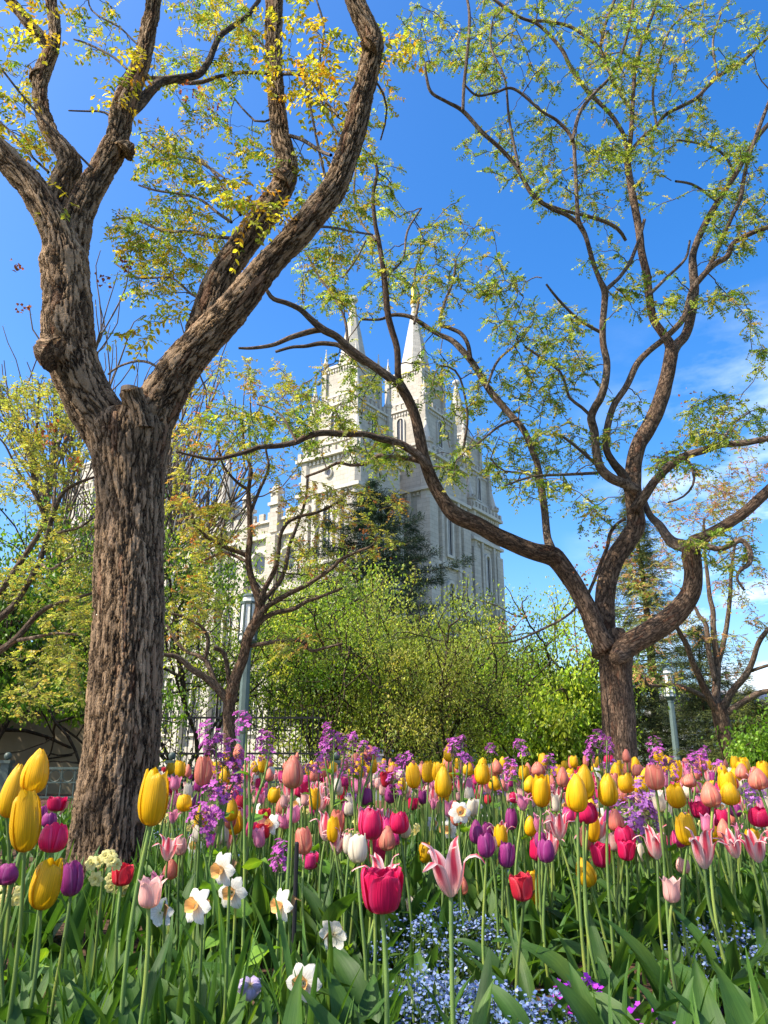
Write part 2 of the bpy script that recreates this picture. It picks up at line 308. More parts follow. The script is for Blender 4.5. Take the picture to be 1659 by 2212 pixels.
# white building with clapboards far right
p0 = pt(1540, 1600, 34); bl = empty('grey_building', (p0[0], 34, 0), 'pale grey clapboard building peeking out behind the right-hand trees', 'building')
zt = pt(0, 1530, 34)[2]; q = G(); q.box(0, 9, 0, 8, 0, zt)
for k in range(int(zt/.3)):
    z = k*.3; q.add([(0, -.06, z), (9, -.06, z), (9, -.005, z+.3), (0, -.005, z+.3), (0, -.005, z), (9, -.005, z)], [(0, 1, 2, 3), (0, 4, 5, 1)])
q.build('wall', M['siding'], bl)
q = G(); q.add([(-.4, -.5, zt), (9.4, -.5, zt), (9.4, 4, zt+1.1), (-.4, 4, zt+1.1), (-.4, 8.5, zt), (9.4, 8.5, zt)], [(0, 1, 2, 3), (3, 2, 5, 4), (0, 3, 4), (1, 5, 2)]); q.build('roof', M['greystone'], bl)
for k in range(3):
    q = G(); q.box(.9+k*2.8, 2.1+k*2.8, -.09, -.02, 1.0, 2.2); wf = q.build('window', M['stone_trim'], bl); q = G(); q.box(1+k*2.8, 2+k*2.8, -.1, -.092, 1.1, 2.1); q.build('pane', M['glass'], wf)
# ------------------------------------------------------------ street lamps: eight-sided lantern on an eight-sided pole
def lamp(xp, ytop, ybot, wpx, D, label):
    top = pt(xp, ytop, D); s = px((ytop+ybot)/2, D); zb = pt(xp, ybot, D)[2]; h = top[2]-zb; r = wpx*s/2
    e = empty('street_lamp', (top[0], D, 0), label, 'street lamp', 'green street lamps with tall lanterns')
    q = G(); q.cyl((0, 0, 0), [(r*1.0, 0), (r*1.0, .25), (r*.8, .3), (r*.62, .34), (r*.62, .7), (r*.56, .74), (r*.47, zb-.16), (r*.55, zb-.15), (r*.55, zb-.11)], 8); q.build('pole', M['polemetal'], e)
    q = G(); q.cyl((0, 0, zb), [(r*.55, -.1), (r*.75, -.05), (r*.98, 0), (r*.98, h*.03)], 8); q.cyl((0, 0, zb), [(r*1.03, h*.13), (r*1.03, h*.165)], 8)
    for a in range(8):
        t = (a+.5)/8*2*math.pi; c, s_ = math.cos(t), math.sin(t)
        q.add([(r*(k*c-d*s_), r*(k*s_+d*c), zb+z*h) for z, kk in ((0.03, 1.0), (.80, .9)) for k, d in ((kk+.03, -.09), (kk+.03, .09), (kk-.12, .09), (kk-.12, -.09))], [(0, 1, 5, 4), (1, 2, 6, 5), (2, 3, 7, 6), (3, 0, 4, 7)])
    q.cyl((0, 0, zb), [(r*.97, h*.78), (r*.97, h*.83)], 8); q.cyl((0, 0, zb), [(r*.78, h*.93), (r*.78, h*.955), (r*.6, h*1.0), (r*.1, h*1.01)], 8)
    q.build('lantern_frame', M['greenmetal'], e)
    q = G(); q.cyl((0, 0, zb), [(r*.93, h*.02), (r*.84, h*.80), (r*.72, h*.83), (r*.70, h*.94)], 8); q.build('lantern_glass', M['lampglass'], e)
lamp(540, 1284, 1386, 41, 15.0, 'tall grey-green street lamp behind the small forked tree')
lamp(1441, 1444, 1506, 25, 25.0, 'distant green street lamp between the forked tree and dark evergreens')
# ------------------------------------------------------------ the stone temple with six towers
tr = empty('stone_temple', (-4, 87, 0), 'pale grey stone temple with pointed spires rising behind the trees', 'temple', rz=math.atan2(.82, .573))
SM = [M['stone'], M['stone_trim'], M['glass'], M['gold']]
def arch(q, face, c, a, z0, w_, h_, d=.28, mi=1, ring=.34):   # frame + dark pane on a wall; face 'x' looks to -x at x=c, 'y' to -y at y=c
    def put(pts, dep):
        return [((c-dep, a-p, z) if face == 'x' else (a+p, c-dep, z)) for p, z in pts]
    n_ = 10; th = np.linspace(0, np.pi, n_)
    def outline(k): return [(-w_/2-k, z0-k)]+[(-(w_/2+k)*math.cos(t), z0+h_-w_/2+(w_/2+k)*math.sin(t)) for t in th]+[(w_/2+k, z0-k)]
    o_, i_ = outline(ring), outline(0); m_ = len(o_)
    V = put(o_, 0)+put(o_, d)+put(i_, d)+put(i_, .03); f = []
    for s in range(3):
        for k in range(m_): f.append((s*m_+k, s*m_+(k+1) % m_, (s+1)*m_+(k+1) % m_, (s+1)*m_+k))
    q.add(V, np.array(f), mi); q.add(put(i_, .03), np.arange(m_), 2)
    q.add(put([(-.07, z0), (.07, z0), (.07, z0+h_-.05), (-.07, z0+h_-.05)], .09), np.arange(4), mi)
def oculus(q, face, c, a, z, r, d=.5):
    n_ = 20; th = np.linspace(0, 2*np.pi, n_, endpoint=False)
    def put(rr, dep): return [((c-dep, a-rr*math.cos(t), z+rr*1.15*math.sin(t)) if face == 'x' else (a+rr*math.cos(t), c-dep, z+rr*1.15*math.sin(t))) for t in th]
    V = put(r*1.35, 0)+put(r*1.35, d)+put(r*1.12, d+.05)+put(r*.8, .06); f = [(s*n_+k, s*n_+(k+1) % n_, (s+1)*n_+(k+1) % n_, (s+1)*n_+k) for s in range(3) for k in range(n_)]
    q.add(V, np.array(f), 1); q.add(put(r*.8, .06), np.arange(n_), 2)
def dentils(q, cx, cy, hw, z, s=.28, gap=.6, d=.22, mi=1):
    for t in np.arange(-hw+gap/2, hw, gap):
        q.box(cx+t-s/2, cx+t+s/2, cy-hw-d, cy-hw-.003, z, z+s*1.5, mi); q.box(cx-hw-d, cx-hw-.003, cy+t-s/2, cy+t+s/2, z, z+s*1.5, mi)
        q.box(cx+hw+.003, cx+hw+d, cy+t-s/2, cy+t+s/2, z, z+s*1.5, mi); q.box(cx+t-s/2, cx+t+s/2, cy+hw+.003, cy+hw+d, z, z+s*1.5, mi)
def slab(q, cx, cy, hw, z, h, mi=1): q.box(cx-hw, cx+hw, cy-hw, cy+hw, z, z+h, mi)
def merlons(q, cx, cy, hw, z, s=.5, h=.75, th=.35):
    n_ = max(3, int(2*hw/(2*s))); st = 2*hw/n_
    for k in range(n_):
        t = -hw+(k+.5)*st
        q.box(cx+t-s/2, cx+t+s/2, cy-hw, cy-hw+th, z, z+h); q.box(cx-hw, cx-hw+th, cy+t-s/2, cy+t+s/2, z, z+h)
        q.box(cx+hw-th, cx+hw, cy+t-s/2, cy+t+s/2, z, z+h); q.box(cx+t-s/2, cx+t+s/2, cy+hw-th, cy+hw, z, z+h)
def pinn(cx, cy, z, r, h, hs_):
    q = G(); q.cyl((cx, cy, z), [(r, 0), (r, h*.8), (r*1.25, h*.86), (r*1.25, h)], 8, 0)
    for a in range(8):
        t = (a+.5)*math.pi/4; q.box(cx+r*1.1*math.cos(t)-r*.16, cx+r*1.1*math.cos(t)+r*.16, cy+r*1.1*math.sin(t)-r*.16, cy+r*1.1*math.sin(t)+r*.16, z+h+.002, z+h*1.0+r*.5, 0)
    q.cyl((cx, cy, z+h), [(r*.95, .001), (r*.10, hs_*.88), (r*.26, hs_*.92), (r*.26, hs_*.97), (r*.05, hs_)], 8, 1); return q
def fin(q, name, parent):
    me = q.mesh(name, SM); boxuv(me); return link(name, me, parent)
def tower(cx, cy, W, z1, z2, z3, z4, tall=False):
    q = G(); hw = W/2
    q.box(cx-hw, cx+hw, cy-hw, cy+hw, 0, z1); q.box(cx-hw-.5, cx+hw+.5, cy-hw-.5, cy+hw+.5, 0, 2.4)
    for sx_ in (-1, 1):
        for sy_ in (-1, 1):
            bx, by = cx+sx_*(hw-.55), cy+sy_*(hw-.55)
            q.box(bx-1.05, bx+1.05, by-1.05, by+1.05, 0, z1*.56); q.box(bx-.95, bx+.95, by-.95, by+.95, z1*.56, z1*.83); q.cyl((bx, by, 0), [(.92, z1*.83), (.92, z1-.4)], 8)
    for f in (-.22, .22):   # intermediate shafts
        q.box(cx+f*W-.28, cx+f*W+.28, cy-hw-.45, cy-hw, 0, z1*.86); q.box(cx-hw-.45, cx-hw, cy+f*W-.28, cy+f*W+.28, 0, z1*.86)
    for zz, e_ in ((z1*.34, .3), (z1*.62, .3), (z1*.86, .55), (z1-.5, .6)): slab(q, cx, cy, hw+e_, zz, .42)
    dentils(q, cx, cy, hw, z1*.86-.5); dentils(q, cx, cy, hw, z1-1.05); merlons(q, cx, cy, hw+.55, z1-.08)
    h2 = W*.39
    q.box(cx-h2, cx+h2, cy-h2, cy+h2, z1, z2); slab(q, cx, cy, h2+.25, z2-.55, .3); slab(q, cx, cy, h2+.2, z1+1.6, .3); dentils(q, cx, cy, h2, z2-1.15, .22, .45, .18); merlons(q, cx, cy, h2+.22, z2-.25, .4, .75, .25)
    for s in (-1, 1):
        for s2 in (-1, 1): q.box(cx+s*h2-.42, cx+s*h2+.42, cy+s2*h2-.42, cy+s2*h2+.42, z1, z2-.5)
    h3 = W*.285
    q.box(cx-h3, cx+h3, cy-h3, cy+h3, z2, z3); slab(q, cx, cy, h3+.2, z3-.35, .35); dentils(q, cx, cy, h3, z3-.85, .2, .4, .16); slab(q, cx, cy, h3+.12, z2+1.2, .25)
    for s in (-1, 1):
        for s2 in (-1, 1): q.box(cx+s*h3-.33, cx+s*h3+.33, cy+s2*h3-.33, cy+s2*h3+.33, z2, z3-.36)
    tw = fin(q, 'tower', tr)
    q = G(); r = W*.245; q.cyl((cx, cy, z3), [(r*1.06, 0), (r*1.06, .35), (r, .36), (r*.10, z4-z3)], 8, 0)
    if not tall: q.cyl((cx, cy, z4), [(.12, -.4), (.35, -.1), (.62, .2), (.62, .5), (.35, .8), (.05, .95)], 10, 1)
    else: q.cyl((cx, cy, z4), [(.45, -.3), (.5, .1), (.3, .3)], 10, 1)
    sp = fin(q, 'spire', tw)
    for s in (-1, 1):
        for s2 in (-1, 1):
            fin(pinn(cx+s*(hw-.55), cy+s2*(hw-.55), z1-.4, .78, 1.9, 3.4), 'pinnacle', tw)
            fin(pinn(cx+s*h2, cy+s2*h2, z2-.5, .42, 1.5, 2.6), 'pinnacle', tw)
            fin(pinn(cx+s*h3, cy+s2*h3, z3-.3, .30, .9, 2.2), 'pinnacle', tw)
    for face, c, a in (('x', cx-hw, cy), ('y', cy-hw, cx)):
        for z0, hh, ww in ((z1*.10, z1*.19, 1.5), (z1*.40, z1*.17, 1.4), (z1*.665, z1*.15, 1.1)):
            q = G(); arch(q, face, c, a, z0, ww, hh); fin(q, 'window', tw)
        q = G(); oculus(q, face, c, a, z1*.93, .42, .25); fin(q, 'window', tw)
    q = G(); arch(q, 'x', cx-h2, cy, z1+2.2, 1.0, (z2-z1)*.5, .2, 1, .2); fin(q, 'window', tw); q = G(); arch(q, 'y', cy-h2, cx, z1+2.2, 1.0, (z2-z1)*.5, .2, 1, .2); fin(q, 'window', tw)
    return tw
tower(0, 0, 8.3, 35, 42, 47.5, 57.6)
ct = tower(13.5, -.8, 9.6, 38.5, 46, 52, 64, True)
tower(26.8, 0, 8.1, 35, 42, 47.5, 57)
tower(0, 50.5, 8.3, 34, 41, 46, 56); tower(13.5, 51.5, 9, 37, 44.5, 50, 60.5); tower(27, 50.5, 8.3, 34, 41, 46.5, 57)
q = G(); q.cyl((13.5, -.8, 64.2), [(.42, 0), (.62, .1), (.50, .9), (.40, 1.7), (.50, 2.3), (.52, 2.75), (.30, 2.95), (.16, 3.02), (.17, 3.1), (.27, 3.25), (.28, 3.45), (.18, 3.62), (.03, 3.68)], 12, 3)
ar = np.array([[(13.5-.45, -.8, 66.95), (13.5-.8, -1.1, 66.85), (13.5-.75, -1.5, 67.3)], [(13.5+.45, -.8, 66.95), (13.5+.62, -.8, 66.2), (13.5+.6, -1.0, 65.6)], [(13.5, -1.1, 67.45), (13.5-.35, -1.7, 67.55), (13.5-.7, -2.3, 67.65)]])
twigs(q, ar, np.array([[.16, .13, .1], [.16, .13, .1], [.05, .06, .22]]), 8, 3); q.build('statue', SM, ct, smooth=True)
# long hall between the towers
q = G(); q.box(-1.2, 28.2, 4.6, 46, 0, 29.6)
q.box(-1.7, 28.7, 4.6, 46, 0, 2.4)
for zz in (12.5, 20.2, 27.2): q.box(-1.75, 28.7, 4.6, 46, zz, zz+.5, 1)
ys = np.linspace(5.6, 45, 9)
for t in ys:
    q.box(-2.35, -1.2, t-.75, t+.75, 0, 27.2); q.box(-2.0, -1.2, t-.65, t+.65, 27.7, 31.2)
    q.box(-2.25, -.8, t-.85, t+.85, 31.2, 31.6, 1); q.box(-2.0, -1.0, t-.6, t+.6, 31.6, 32.5)
    for s in (-.45, .45):
        q.box(-2.1, -1.7, t+s-.14, t+s+.14, 32.5, 32.9)
    q.box(-2.2, -.9, t-.75, t+.75, 32.9, 33.2, 1); q.cyl((-1.55, t, 33.2), [(.72, 0), (.66, .3), (.45, .6), (.15, .78), (.1, 1.0)], 12, 1)
for t in np.arange(5.2, 45.6, 1.5): q.box(-1.5, -1.1, t, t+.8, 29.6, 30.6)
q.box(-1.55, 28.4, 4.6, 46, 29.3, 29.62, 1)
hall = fin(q, 'wall', tr)
q = G(); q.add([(-.6, 4.6, 29.7), (27.6, 4.6, 29.7), (27.6, 46, 29.7), (-.6, 46, 29.7), (13.5, 4.6, 33), (13.5, 46, 33)], [(0, 1, 4), (2, 3, 5), (0, 4, 5, 3), (1, 2, 5, 4)]); fin(q, 'roof', tr)
for t in (ys[:-1]+ys[1:])/2:
    for z0, hh in ((4, 7), (14.2, 5)): q = G(); arch(q, 'x', -1.2, t, z0, 1.7, hh, .35); fin(q, 'window', hall)
    q = G(); oculus(q, 'x', -1.2, t, 23.9, 1.25, .55); fin(q, 'window', hall)
# ------------------------------------------------------------ trees
def trace(pts, Y0, Y1=None):      # photo trace (x, y, width px) -> points and radii, the depth running from Y0 to Y1
    Y1 = Y0 if Y1 is None else Y1; n_ = len(pts); P_, r_ = [], []
    last = pts[0][2] if len(pts[0]) > 2 else 6
    for i, p in enumerate(pts):
        Y = Y0+(Y1-Y0)*i/max(n_-1, 1); last = p[2] if len(p) > 2 else last*.85
        P_.append(pt(p[0], p[1], Y)); r_.append(last*px(p[1], Y)/2)
    return np.array(P_), np.array(r_)
class Tree:
    def __init__(s, name, loc, label, cat, group=None, seed=1):
        s.root = empty(name, loc, label, cat, group); s.o = np.array(loc, float); s.nodes = []; s.seed = seed; s.tw = []; s.tr_ = []
    def limb(s, name, pts, Y0, Y1=None, m='bark_mid', step=.05, sides=14, lump=.012, node=True, parent=None, wk=1.):
        P_, r_ = trace(pts, Y0, Y1); r_ = r_*wk; P_, r_, S = smooth_path(P_, r_, step); s.seed += 1
        if m == 'bark_mid' and r_.mean() < .062: m = 'bark_limb'
        g = G(); tube(g, P_-s.o, r_, S, sides, 0, lump, s.seed); o = g.build(name, M[m], parent or s.root, smooth=True)
        if node:
            k = max(1, int(.12/step)); s.nodes.append(np.c_[P_[::k], r_[::k]])
        return o
    def thin(s, pts, Y0, Y1=None):    # small traced branches, gathered in the branches mesh
        P_, r_ = trace(pts, Y0, Y1); P_, r_, S = smooth_path(P_, r_, .1); s.nodes.append(np.c_[P_, r_])
        P2, r2, _ = smooth_path(P_[::2] if len(P_) > 4 else P_, r_[::2] if len(r_) > 4 else r_, .12); s.tw.append((P2, r2))
    def grow(s, targets, wig=.10, rtip=.0025, up=.15, rmax=.05):   # reach every target from the nearest branch node
        nodes = np.concatenate(s.nodes); nodes = nodes[nodes[:, 3] < rmax]
        tg = np.array(targets); d = np.array([np.min(((nodes[:, :3]-t)**2).sum(1)) for t in tg]); tips = []
        for i in np.argsort(d):
            t = tg[i]; q = ((nodes[:, :3]-t)**2).sum(1); a = nodes[np.argmin(q)]; L = math.sqrt(q.min())
            if L < .05: continue
            k = np.linspace(0, 1, 7)[:, None]; P_ = a[:3]*(1-k)+t*k
            P_ += rng.normal(0, wig*L*.35, (7, 3))*np.sin(k*np.pi); P_[:, 2] += up*L*.5*np.sin(k[:, 0]*np.pi)
            ra = min(a[3]*.7, rtip+.006*L+.001); ra = max(ra, rtip)
            r_ = np.linspace(ra, rtip, 7); s.tw.append((P_, r_)); nodes = np.vstack([nodes, np.c_[P_[2:], r_[2:]]]); tips.append(P_)
        return np.array(tips)
    def finish(s, m='bark_twig', n=5):
        by = {}
        for P_, r_ in s.tw: by.setdefault(len(P_), []).append((P_-s.o, r_))
        g = G()
        for L in by.values(): twigs(g, np.array([a for a, b in L]), np.array([b for a, b in L]), n)
        return tag(g.build('branches', M[m], s.root, smooth=True), kind='stuff')
def ellipses(els, Y0, Y1):
    o = []
    for cx, cy, rx, ry, n_ in els:
        a = rng.uniform(0, 2*np.pi, n_); r = np.sqrt(rng.random(n_))
        for x, y, Y in zip(cx+rx*r*np.cos(a), cy+ry*r*np.sin(a), rng.uniform(Y0, Y1, n_)): o.append(pt(x, y, Y))
    return o
def fronds(g, tips, o, per, l, n, leafL, leafW, cols, wts, droop=.5, mode=1, jit=.25):   # pinnate leaves along the last half of every twig
    K = tips.shape[1]; N_ = len(tips)*per
    t = rng.uniform(.35, 1, N_)*(K-1.001); i = t.astype(int); f = (t-i)[:, None]; idx = np.repeat(np.arange(len(tips)), per)
    b = tips[idx, i]*(1-f)+tips[idx, i+1]*f-o; ax = unit(unit(tips[idx, -1]-tips[idx, 0])*.5+rdir(N_, .15)*.9); ax[:, 2] *= .7; ax = unit(ax)
    ll = l*rng.uniform(.6, 1.25, N_); side = unit(np.cross(ax, np.array((0, 0, 1.))+rng.normal(0, .25, (N_, 3)))); base = palette(N_, cols, wts, jit)
    B, A, Nn, C = [], [], [], []
    for k in range(n):
        u = (k+1)/n; c = b+ax*ll[:, None]*u; c[:, 2] -= droop*ll*.6*u*u
        for sgn in ((-1, 1) if k < n-1 else (-1, 1, 0)):
            d = unit(ax*(.55 if sgn else 1.2)+side*sgn*.8+np.array((0, 0, -1.))*droop*rng.uniform(.5, 1.6, (N_, 1))+rng.normal(0, .16, (N_, 3)))
            B.append(c); A.append(d); Nn.append(unit(np.array((0, 0, 1.))+ax*.4+rng.normal(0, .45, (N_, 3)))); C.append(base*rng.lognormal(0, .12, (N_, 1)))
    B, A, Nn, C = map(np.concatenate, (B, A, Nn, C)); keep = rng.random(len(B)) < .9; B, A, Nn, C = B[keep], A[keep], Nn[keep], np.clip(C[keep], 0, .9)
    (leafset2 if mode == 2 else leafset)(g, B, A, Nn, leafL*rng.uniform(.65, 1.2, len(B)), leafW*rng.uniform(.7, 1.15, len(B)), C)
    # thin stalk of each leaf
    Pk = np.stack([b, b+ax*ll[:, None]*.5-np.array((0, 0, 1.))*droop*ll[:, None]*.15, b+ax*ll[:, None]-np.array((0, 0, 1.))*droop*ll[:, None]*.6], 1)
    V = np.stack([Pk-np.array((0, 0, .0014)), Pk+np.array((0, 0, .0014))], 2).reshape(-1, 3); q = np.arange(N_)[:, None]*6
    g.add(V, np.concatenate([q+np.array((0, 2, 3, 1)), q+np.array((2, 4, 5, 3))]), 0, col=np.repeat(np.c_[base*.8, np.ones(N_)], 6, 0))
def pods(g, pts, o, cols, size=.03, n=12, spread=.07):
    B = np.repeat(np.array(pts)-o, n, 0)+rng.normal(0, spread, (len(pts)*n, 3))*np.array((1, 1, .7))
    leafset(g, B, rdir(len(B), -.6), rdir(len(B)), size*rng.uniform(.7, 1.3, len(B)), size*.8, palette(len(B), cols, [1]*len(cols)), 0, .35)
GREEN = [(.25, .34, .04), (.15, .24, .03), (.38, .42, .07), (.48, .38, .05)]
YEL = [(.62, .47, .035), (.50, .45, .045), (.38, .42, .05), (.56, .30, .03)]
RUST = [(.40, .23, .06), (.36, .33, .07), (.46, .18, .06), (.30, .36, .07)]
# --- the big forked tree, left
T1 = Tree('forked_tree', tuple(pt(246, 1960, 4.5)*np.array((1, 1, 0))), 'big tree with deeply furrowed bark and cut stump in its fork', 'tree')
c0 = pt(246, 1960, 4.5)
big = dict(m='bark_big', step=.009, lump=.008, wk=.93)
zb = px(1960, 4.5)
P_, r_ = trace([(231, 1990, 225), (233, 1945, 212), (238, 1860, 188), (247, 1750, 175), (262, 1600, 169), (275, 1400, 160), (281, 1200, 152), (281, 1100, 148), (280, 1010, 158), (282, 940, 178), (284, 908, 150), (285, 892, 90)], 4.5)
P_ = np.vstack([P_[0]*np.array((1, 1, 0))-np.array((0, 0, .1)), P_]); r_ = np.r_[r_[0]*1.3, r_]*.955
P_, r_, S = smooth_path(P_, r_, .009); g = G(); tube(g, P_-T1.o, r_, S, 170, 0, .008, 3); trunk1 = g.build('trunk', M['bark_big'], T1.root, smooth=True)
T1.limb('limb', [(268, 1030, 96), (262, 1000, 112), (238, 935, 122), (203, 880, 118), (176, 828, 114), (156, 775, 116), (147, 725, 120), (146, 660, 112), (142, 600, 108), (138, 560, 108), (132, 530, 84), (118, 490, 74), (98, 450, 72), (70, 405, 68), (38, 370, 64), (5, 335, 60), (-40, 295, 56), (-90, 240, 50), (-160, 150, 42), (-220, 40, 34), (-250, -90, 24)], 4.53, 4.1, sides=120, **big)
T1.limb('limb', [(128, 560, 60), (124, 510, 64), (120, 455, 66), (134, 400, 60), (150, 357, 56), (138, 325, 46), (115, 298, 41), (100, 265, 38), (90, 235, 36), (86, 190, 35), (92, 155, 38), (104, 125, 36), (116, 90, 30), (118, 50, 27), (110, 5, 27), (103, -40, 26)], 4.6, 5.0, sides=80, **big)
T1.limb('limb', [(112, 112, 22), (98, 92, 27), (75, 65, 26), (50, 35, 25), (18, -5, 24), (-15, -45, 22)], 4.9, 4.9, sides=60, m='bark_big', step=.009, lump=.01)
T1.limb('limb', [(150, 575, 74), (158, 520, 76), (172, 460, 68), (195, 410, 64), (218, 370, 60), (242, 328, 60), (256, 288, 52), (263, 250, 54), (272, 215, 55), (286, 185, 47), (302, 145, 43), (313, 105, 39), (320, 65, 37), (328, 30, 36), (333, -15, 34), (340, -60, 32)], 4.4, 4.7, sides=90, **big)
T1.limb('limb', [(290, 1020, 96), (300, 985, 114), (326, 905, 122), (358, 845, 112), (385, 800, 104), (418, 760, 97), (452, 722, 92), (490, 682, 88), (530, 635, 80), (568, 587, 72), (600, 550, 68), (637, 512, 70), (682, 458, 70), (722, 405, 66), (748, 340, 61), (766, 282, 60), (776, 235, 60), (790, 180, 57), (802, 125, 55), (805, 90, 57), (791, 55, 54), (772, 15, 52), (755, -30, 50)], 4.53, 4.25, sides=110, **dict(big, wk=.85))
T1.limb('limb', [(412, 770, 60), (432, 715, 72), (448, 670, 72), (466, 620, 70), (490, 578, 70), (520, 535, 70), (552, 490, 68), (582, 448, 66), (606, 410, 60), (619, 375, 57), (616, 335, 52), (606, 295, 47), (600, 245, 44), (595, 190, 42), (592, 130, 42), (591, 70, 43), (592, 10, 44), (592, -50, 42)], 4.7, 5.1, sides=90, **dict(big, wk=.88))
T1.limb('stump', [(306, 930, 60), (300, 893, 54), (289, 862, 48), (283, 843, 50)], 4.36, 4.30, m='bark_big', step=.009, sides=70, lump=.02, node=False)
q = G(); e_ = pt(282.5, 841, 4.30)-T1.o; q.cyl(e_, [(.060, -.03), (.060, .003), (.02, .006)], 22); q.build('cut_face', M['cutwood'], T1.root)
for kn in ((86, 752, 46, 4.2, -26), (280, 312, 26, 4.45, 10), (155, 352, 24, 4.75, 12), (622, 372, 30, 4.8, 14), (808, 86, 26, 4.2, 12), (74, 153, 22, 4.85, -8)):
    x, y, ww, Y, dx = kn
    T1.limb('knot', [(x-dx*1.2, y+14, ww*1.9), (x-dx*.3, y+3, ww*1.25), (x+dx*.25, y-4, ww*.6)], Y, m='bark_big', step=.012, sides=40, lump=.04, node=False)
T1.limb('limb', [(270, 252, 24), (300, 225, 24), (326, 195, 21), (350, 176, 19), (395, 168, 16), (430, 160, 15), (452, 130, 14), (462, 105, 13), (475, 78, 12), (505, 55, 11), (535, 32, 10), (560, 0, 9)], 4.6, 5.4, step=.03)
for p_, a_, b_ in (([(310, 168, 8), (350, 168, 9), (395, 178, 10), (425, 180, 10), (460, 168, 9), (500, 158, 8), (545, 156, 8), (580, 158, 8)], 5.3, 4.95), ([(610, 160, 7), (660, 165, 7), (700, 215, 6), (740, 260, 6)], 5.0, 4.4),
                   ([(612, 290, 9), (650, 300, 9), (690, 325, 8), (715, 335, 8)], 5.0, 4.3), ([(335, 60), (300, 95), (260, 60, 4), (200, 25, 4), (190, -10, 3)], 4.7, 5.2), ([(275, 150, 6), (240, 120, 5), (190, 95, 5), (160, 85, 4)], 4.7, 5.2),
                   ([(238, 248, 5), (215, 240, 5), (180, 240, 4), (130, 238, 3)], 4.6, 4.9), ([(200, 365, 6), (150, 315, 5), (80, 245, 5), (20, 170, 5), (-20, 120, 4)], 4.3, 4.0), ([(105, 372, 6), (60, 330, 5), (20, 280, 4), (-20, 250, 4)], 4.5, 4.7),
                   ([(500, 480, 7), (470, 460, 7), (420, 425, 6), (340, 412, 5), (300, 400, 4)], 4.9, 5.8), ([(530, 515, 8), (470, 512, 8), (400, 500, 7), (350, 498, 6), (280, 470, 5), (230, 480, 4)], 4.9, 6.0), ([(485, 385, 4), (440, 355, 6), (400, 340, 6), (350, 330, 5), (300, 290, 4)], 5.2, 5.6),
                   ([(520, 465, 7), (480, 400, 6), (450, 360, 6), (410, 330, 5)], 4.95, 5.3), ([(360, 805, 6), (310, 780, 6), (260, 790, 5), (225, 815, 4)], 4.9, 5.8),
                   ([(475, 640, 7), (420, 640, 6), (370, 600, 5), (300, 600, 5), (250, 570, 4)], 4.9, 6), ([(740, 300, 6), (700, 240, 6), (690, 150, 5), (700, 60, 5), (680, -10, 4)], 4.5, 4.8), ([(712, 420, 6), (690, 330, 6), (670, 230, 5), (650, 140, 5)], 4.5, 4.7), ([(800, 170, 6), (828, 200, 5), (835, 260, 4), (812, 330, 4)], 4.4, 5.0),
                   ([(600, 250, 5), (560, 265, 5), (520, 230, 4), (490, 190, 4)], 5.0, 5.3), ([(590, 120, 5), (560, 90, 5), (530, 60, 4)], 5.0, 5.2), ([(630, 500, 7), (700, 490, 6), (760, 500, 5), (810, 508, 5)], 4.5, 6.5)):
    T1.thin(p_, a_, b_)
tY = T1.grow(ellipses([(660, 80, 80, 100, 15), (700, 230, 70, 130, 20), (640, 190, 50, 90, 8), (595, 110, 20, 80, 4), (500, 440, 100, 75, 15), (580, 470, 50, 50, 5), (330, 690, 70, 70, 9), (60, 60, 80, 60, 9), (50, 270, 60, 80, 10), (300, 150, 40, 60, 6), (240, 225, 30, 30, 4), (840, 100, 40, 60, 10), (140, 470, 20, 20, 3)], 4.2, 5.2), rtip=.002)
sh = []
while len(sh) < 150:      # the rest of its crown, above and left of the picture
    a_ = rng.uniform((-6.2, 3.0, 5.6), (-.6, 6.2, 9.5))
    if a_[2] > 1.0+1.33*a_[1] or a_[0] < -.70*a_[1]-.9: sh.append(a_)
keep = T1.nodes; T1.nodes = [n_[(n_[:, 2] > .5+1.22*n_[:, 1]) | (n_[:, 0] < -.60*n_[:, 1])] for n_ in keep]; tS = T1.grow(sh, rtip=.003, rmax=.3); T1.nodes = keep
tG = T1.grow(ellipses([(500, 100, 80, 80, 26), (420, 160, 70, 50, 22), (360, 320, 80, 50, 26), (400, 400, 100, 70, 36), (300, 520, 70, 60, 20), (350, 490, 110, 60, 36), (430, 560, 90, 60, 28), (340, 610, 80, 60, 24), (750, 380, 60, 110, 26), (805, 230, 40, 150, 20), (560, 310, 60, 50, 14), (460, 250, 60, 50, 12), (480, 20, 120, 40, 26), (210, 60, 60, 60, 14), (30, 180, 50, 60, 10), (640, 400, 50, 60, 12), (720, 560, 60, 50, 16), (100, 300, 50, 40, 8)], 4.8, 6.4), rtip=.002)
g = G(); fronds(g, tY, T1.o, 4, .17, 4, .044, .023, YEL, [4, 4, 5, 1], mode=2); fronds(g, tG, T1.o, 5, .13, 5, .036, .019, GREEN+[(.45, .33, .03)], [3, 2, 3, 2, 2]); fronds(g, tS, T1.o, 9, .2, 5, .06, .034, GREEN, [3, 2, 3, 1]); pods(g, [pt(x, y, 4.6) for x, y in ((35, 575), (55, 665), (225, 603), (105, 920), (168, 997), (100, 950), (265, 575), (470, 235), (425, 195), (400, 210))], T1.o, [(.26, .07, .03), (.34, .12, .04)], .03, 14, .035); g.build('crown', M['leaf'], T1.root)
T1.finish()
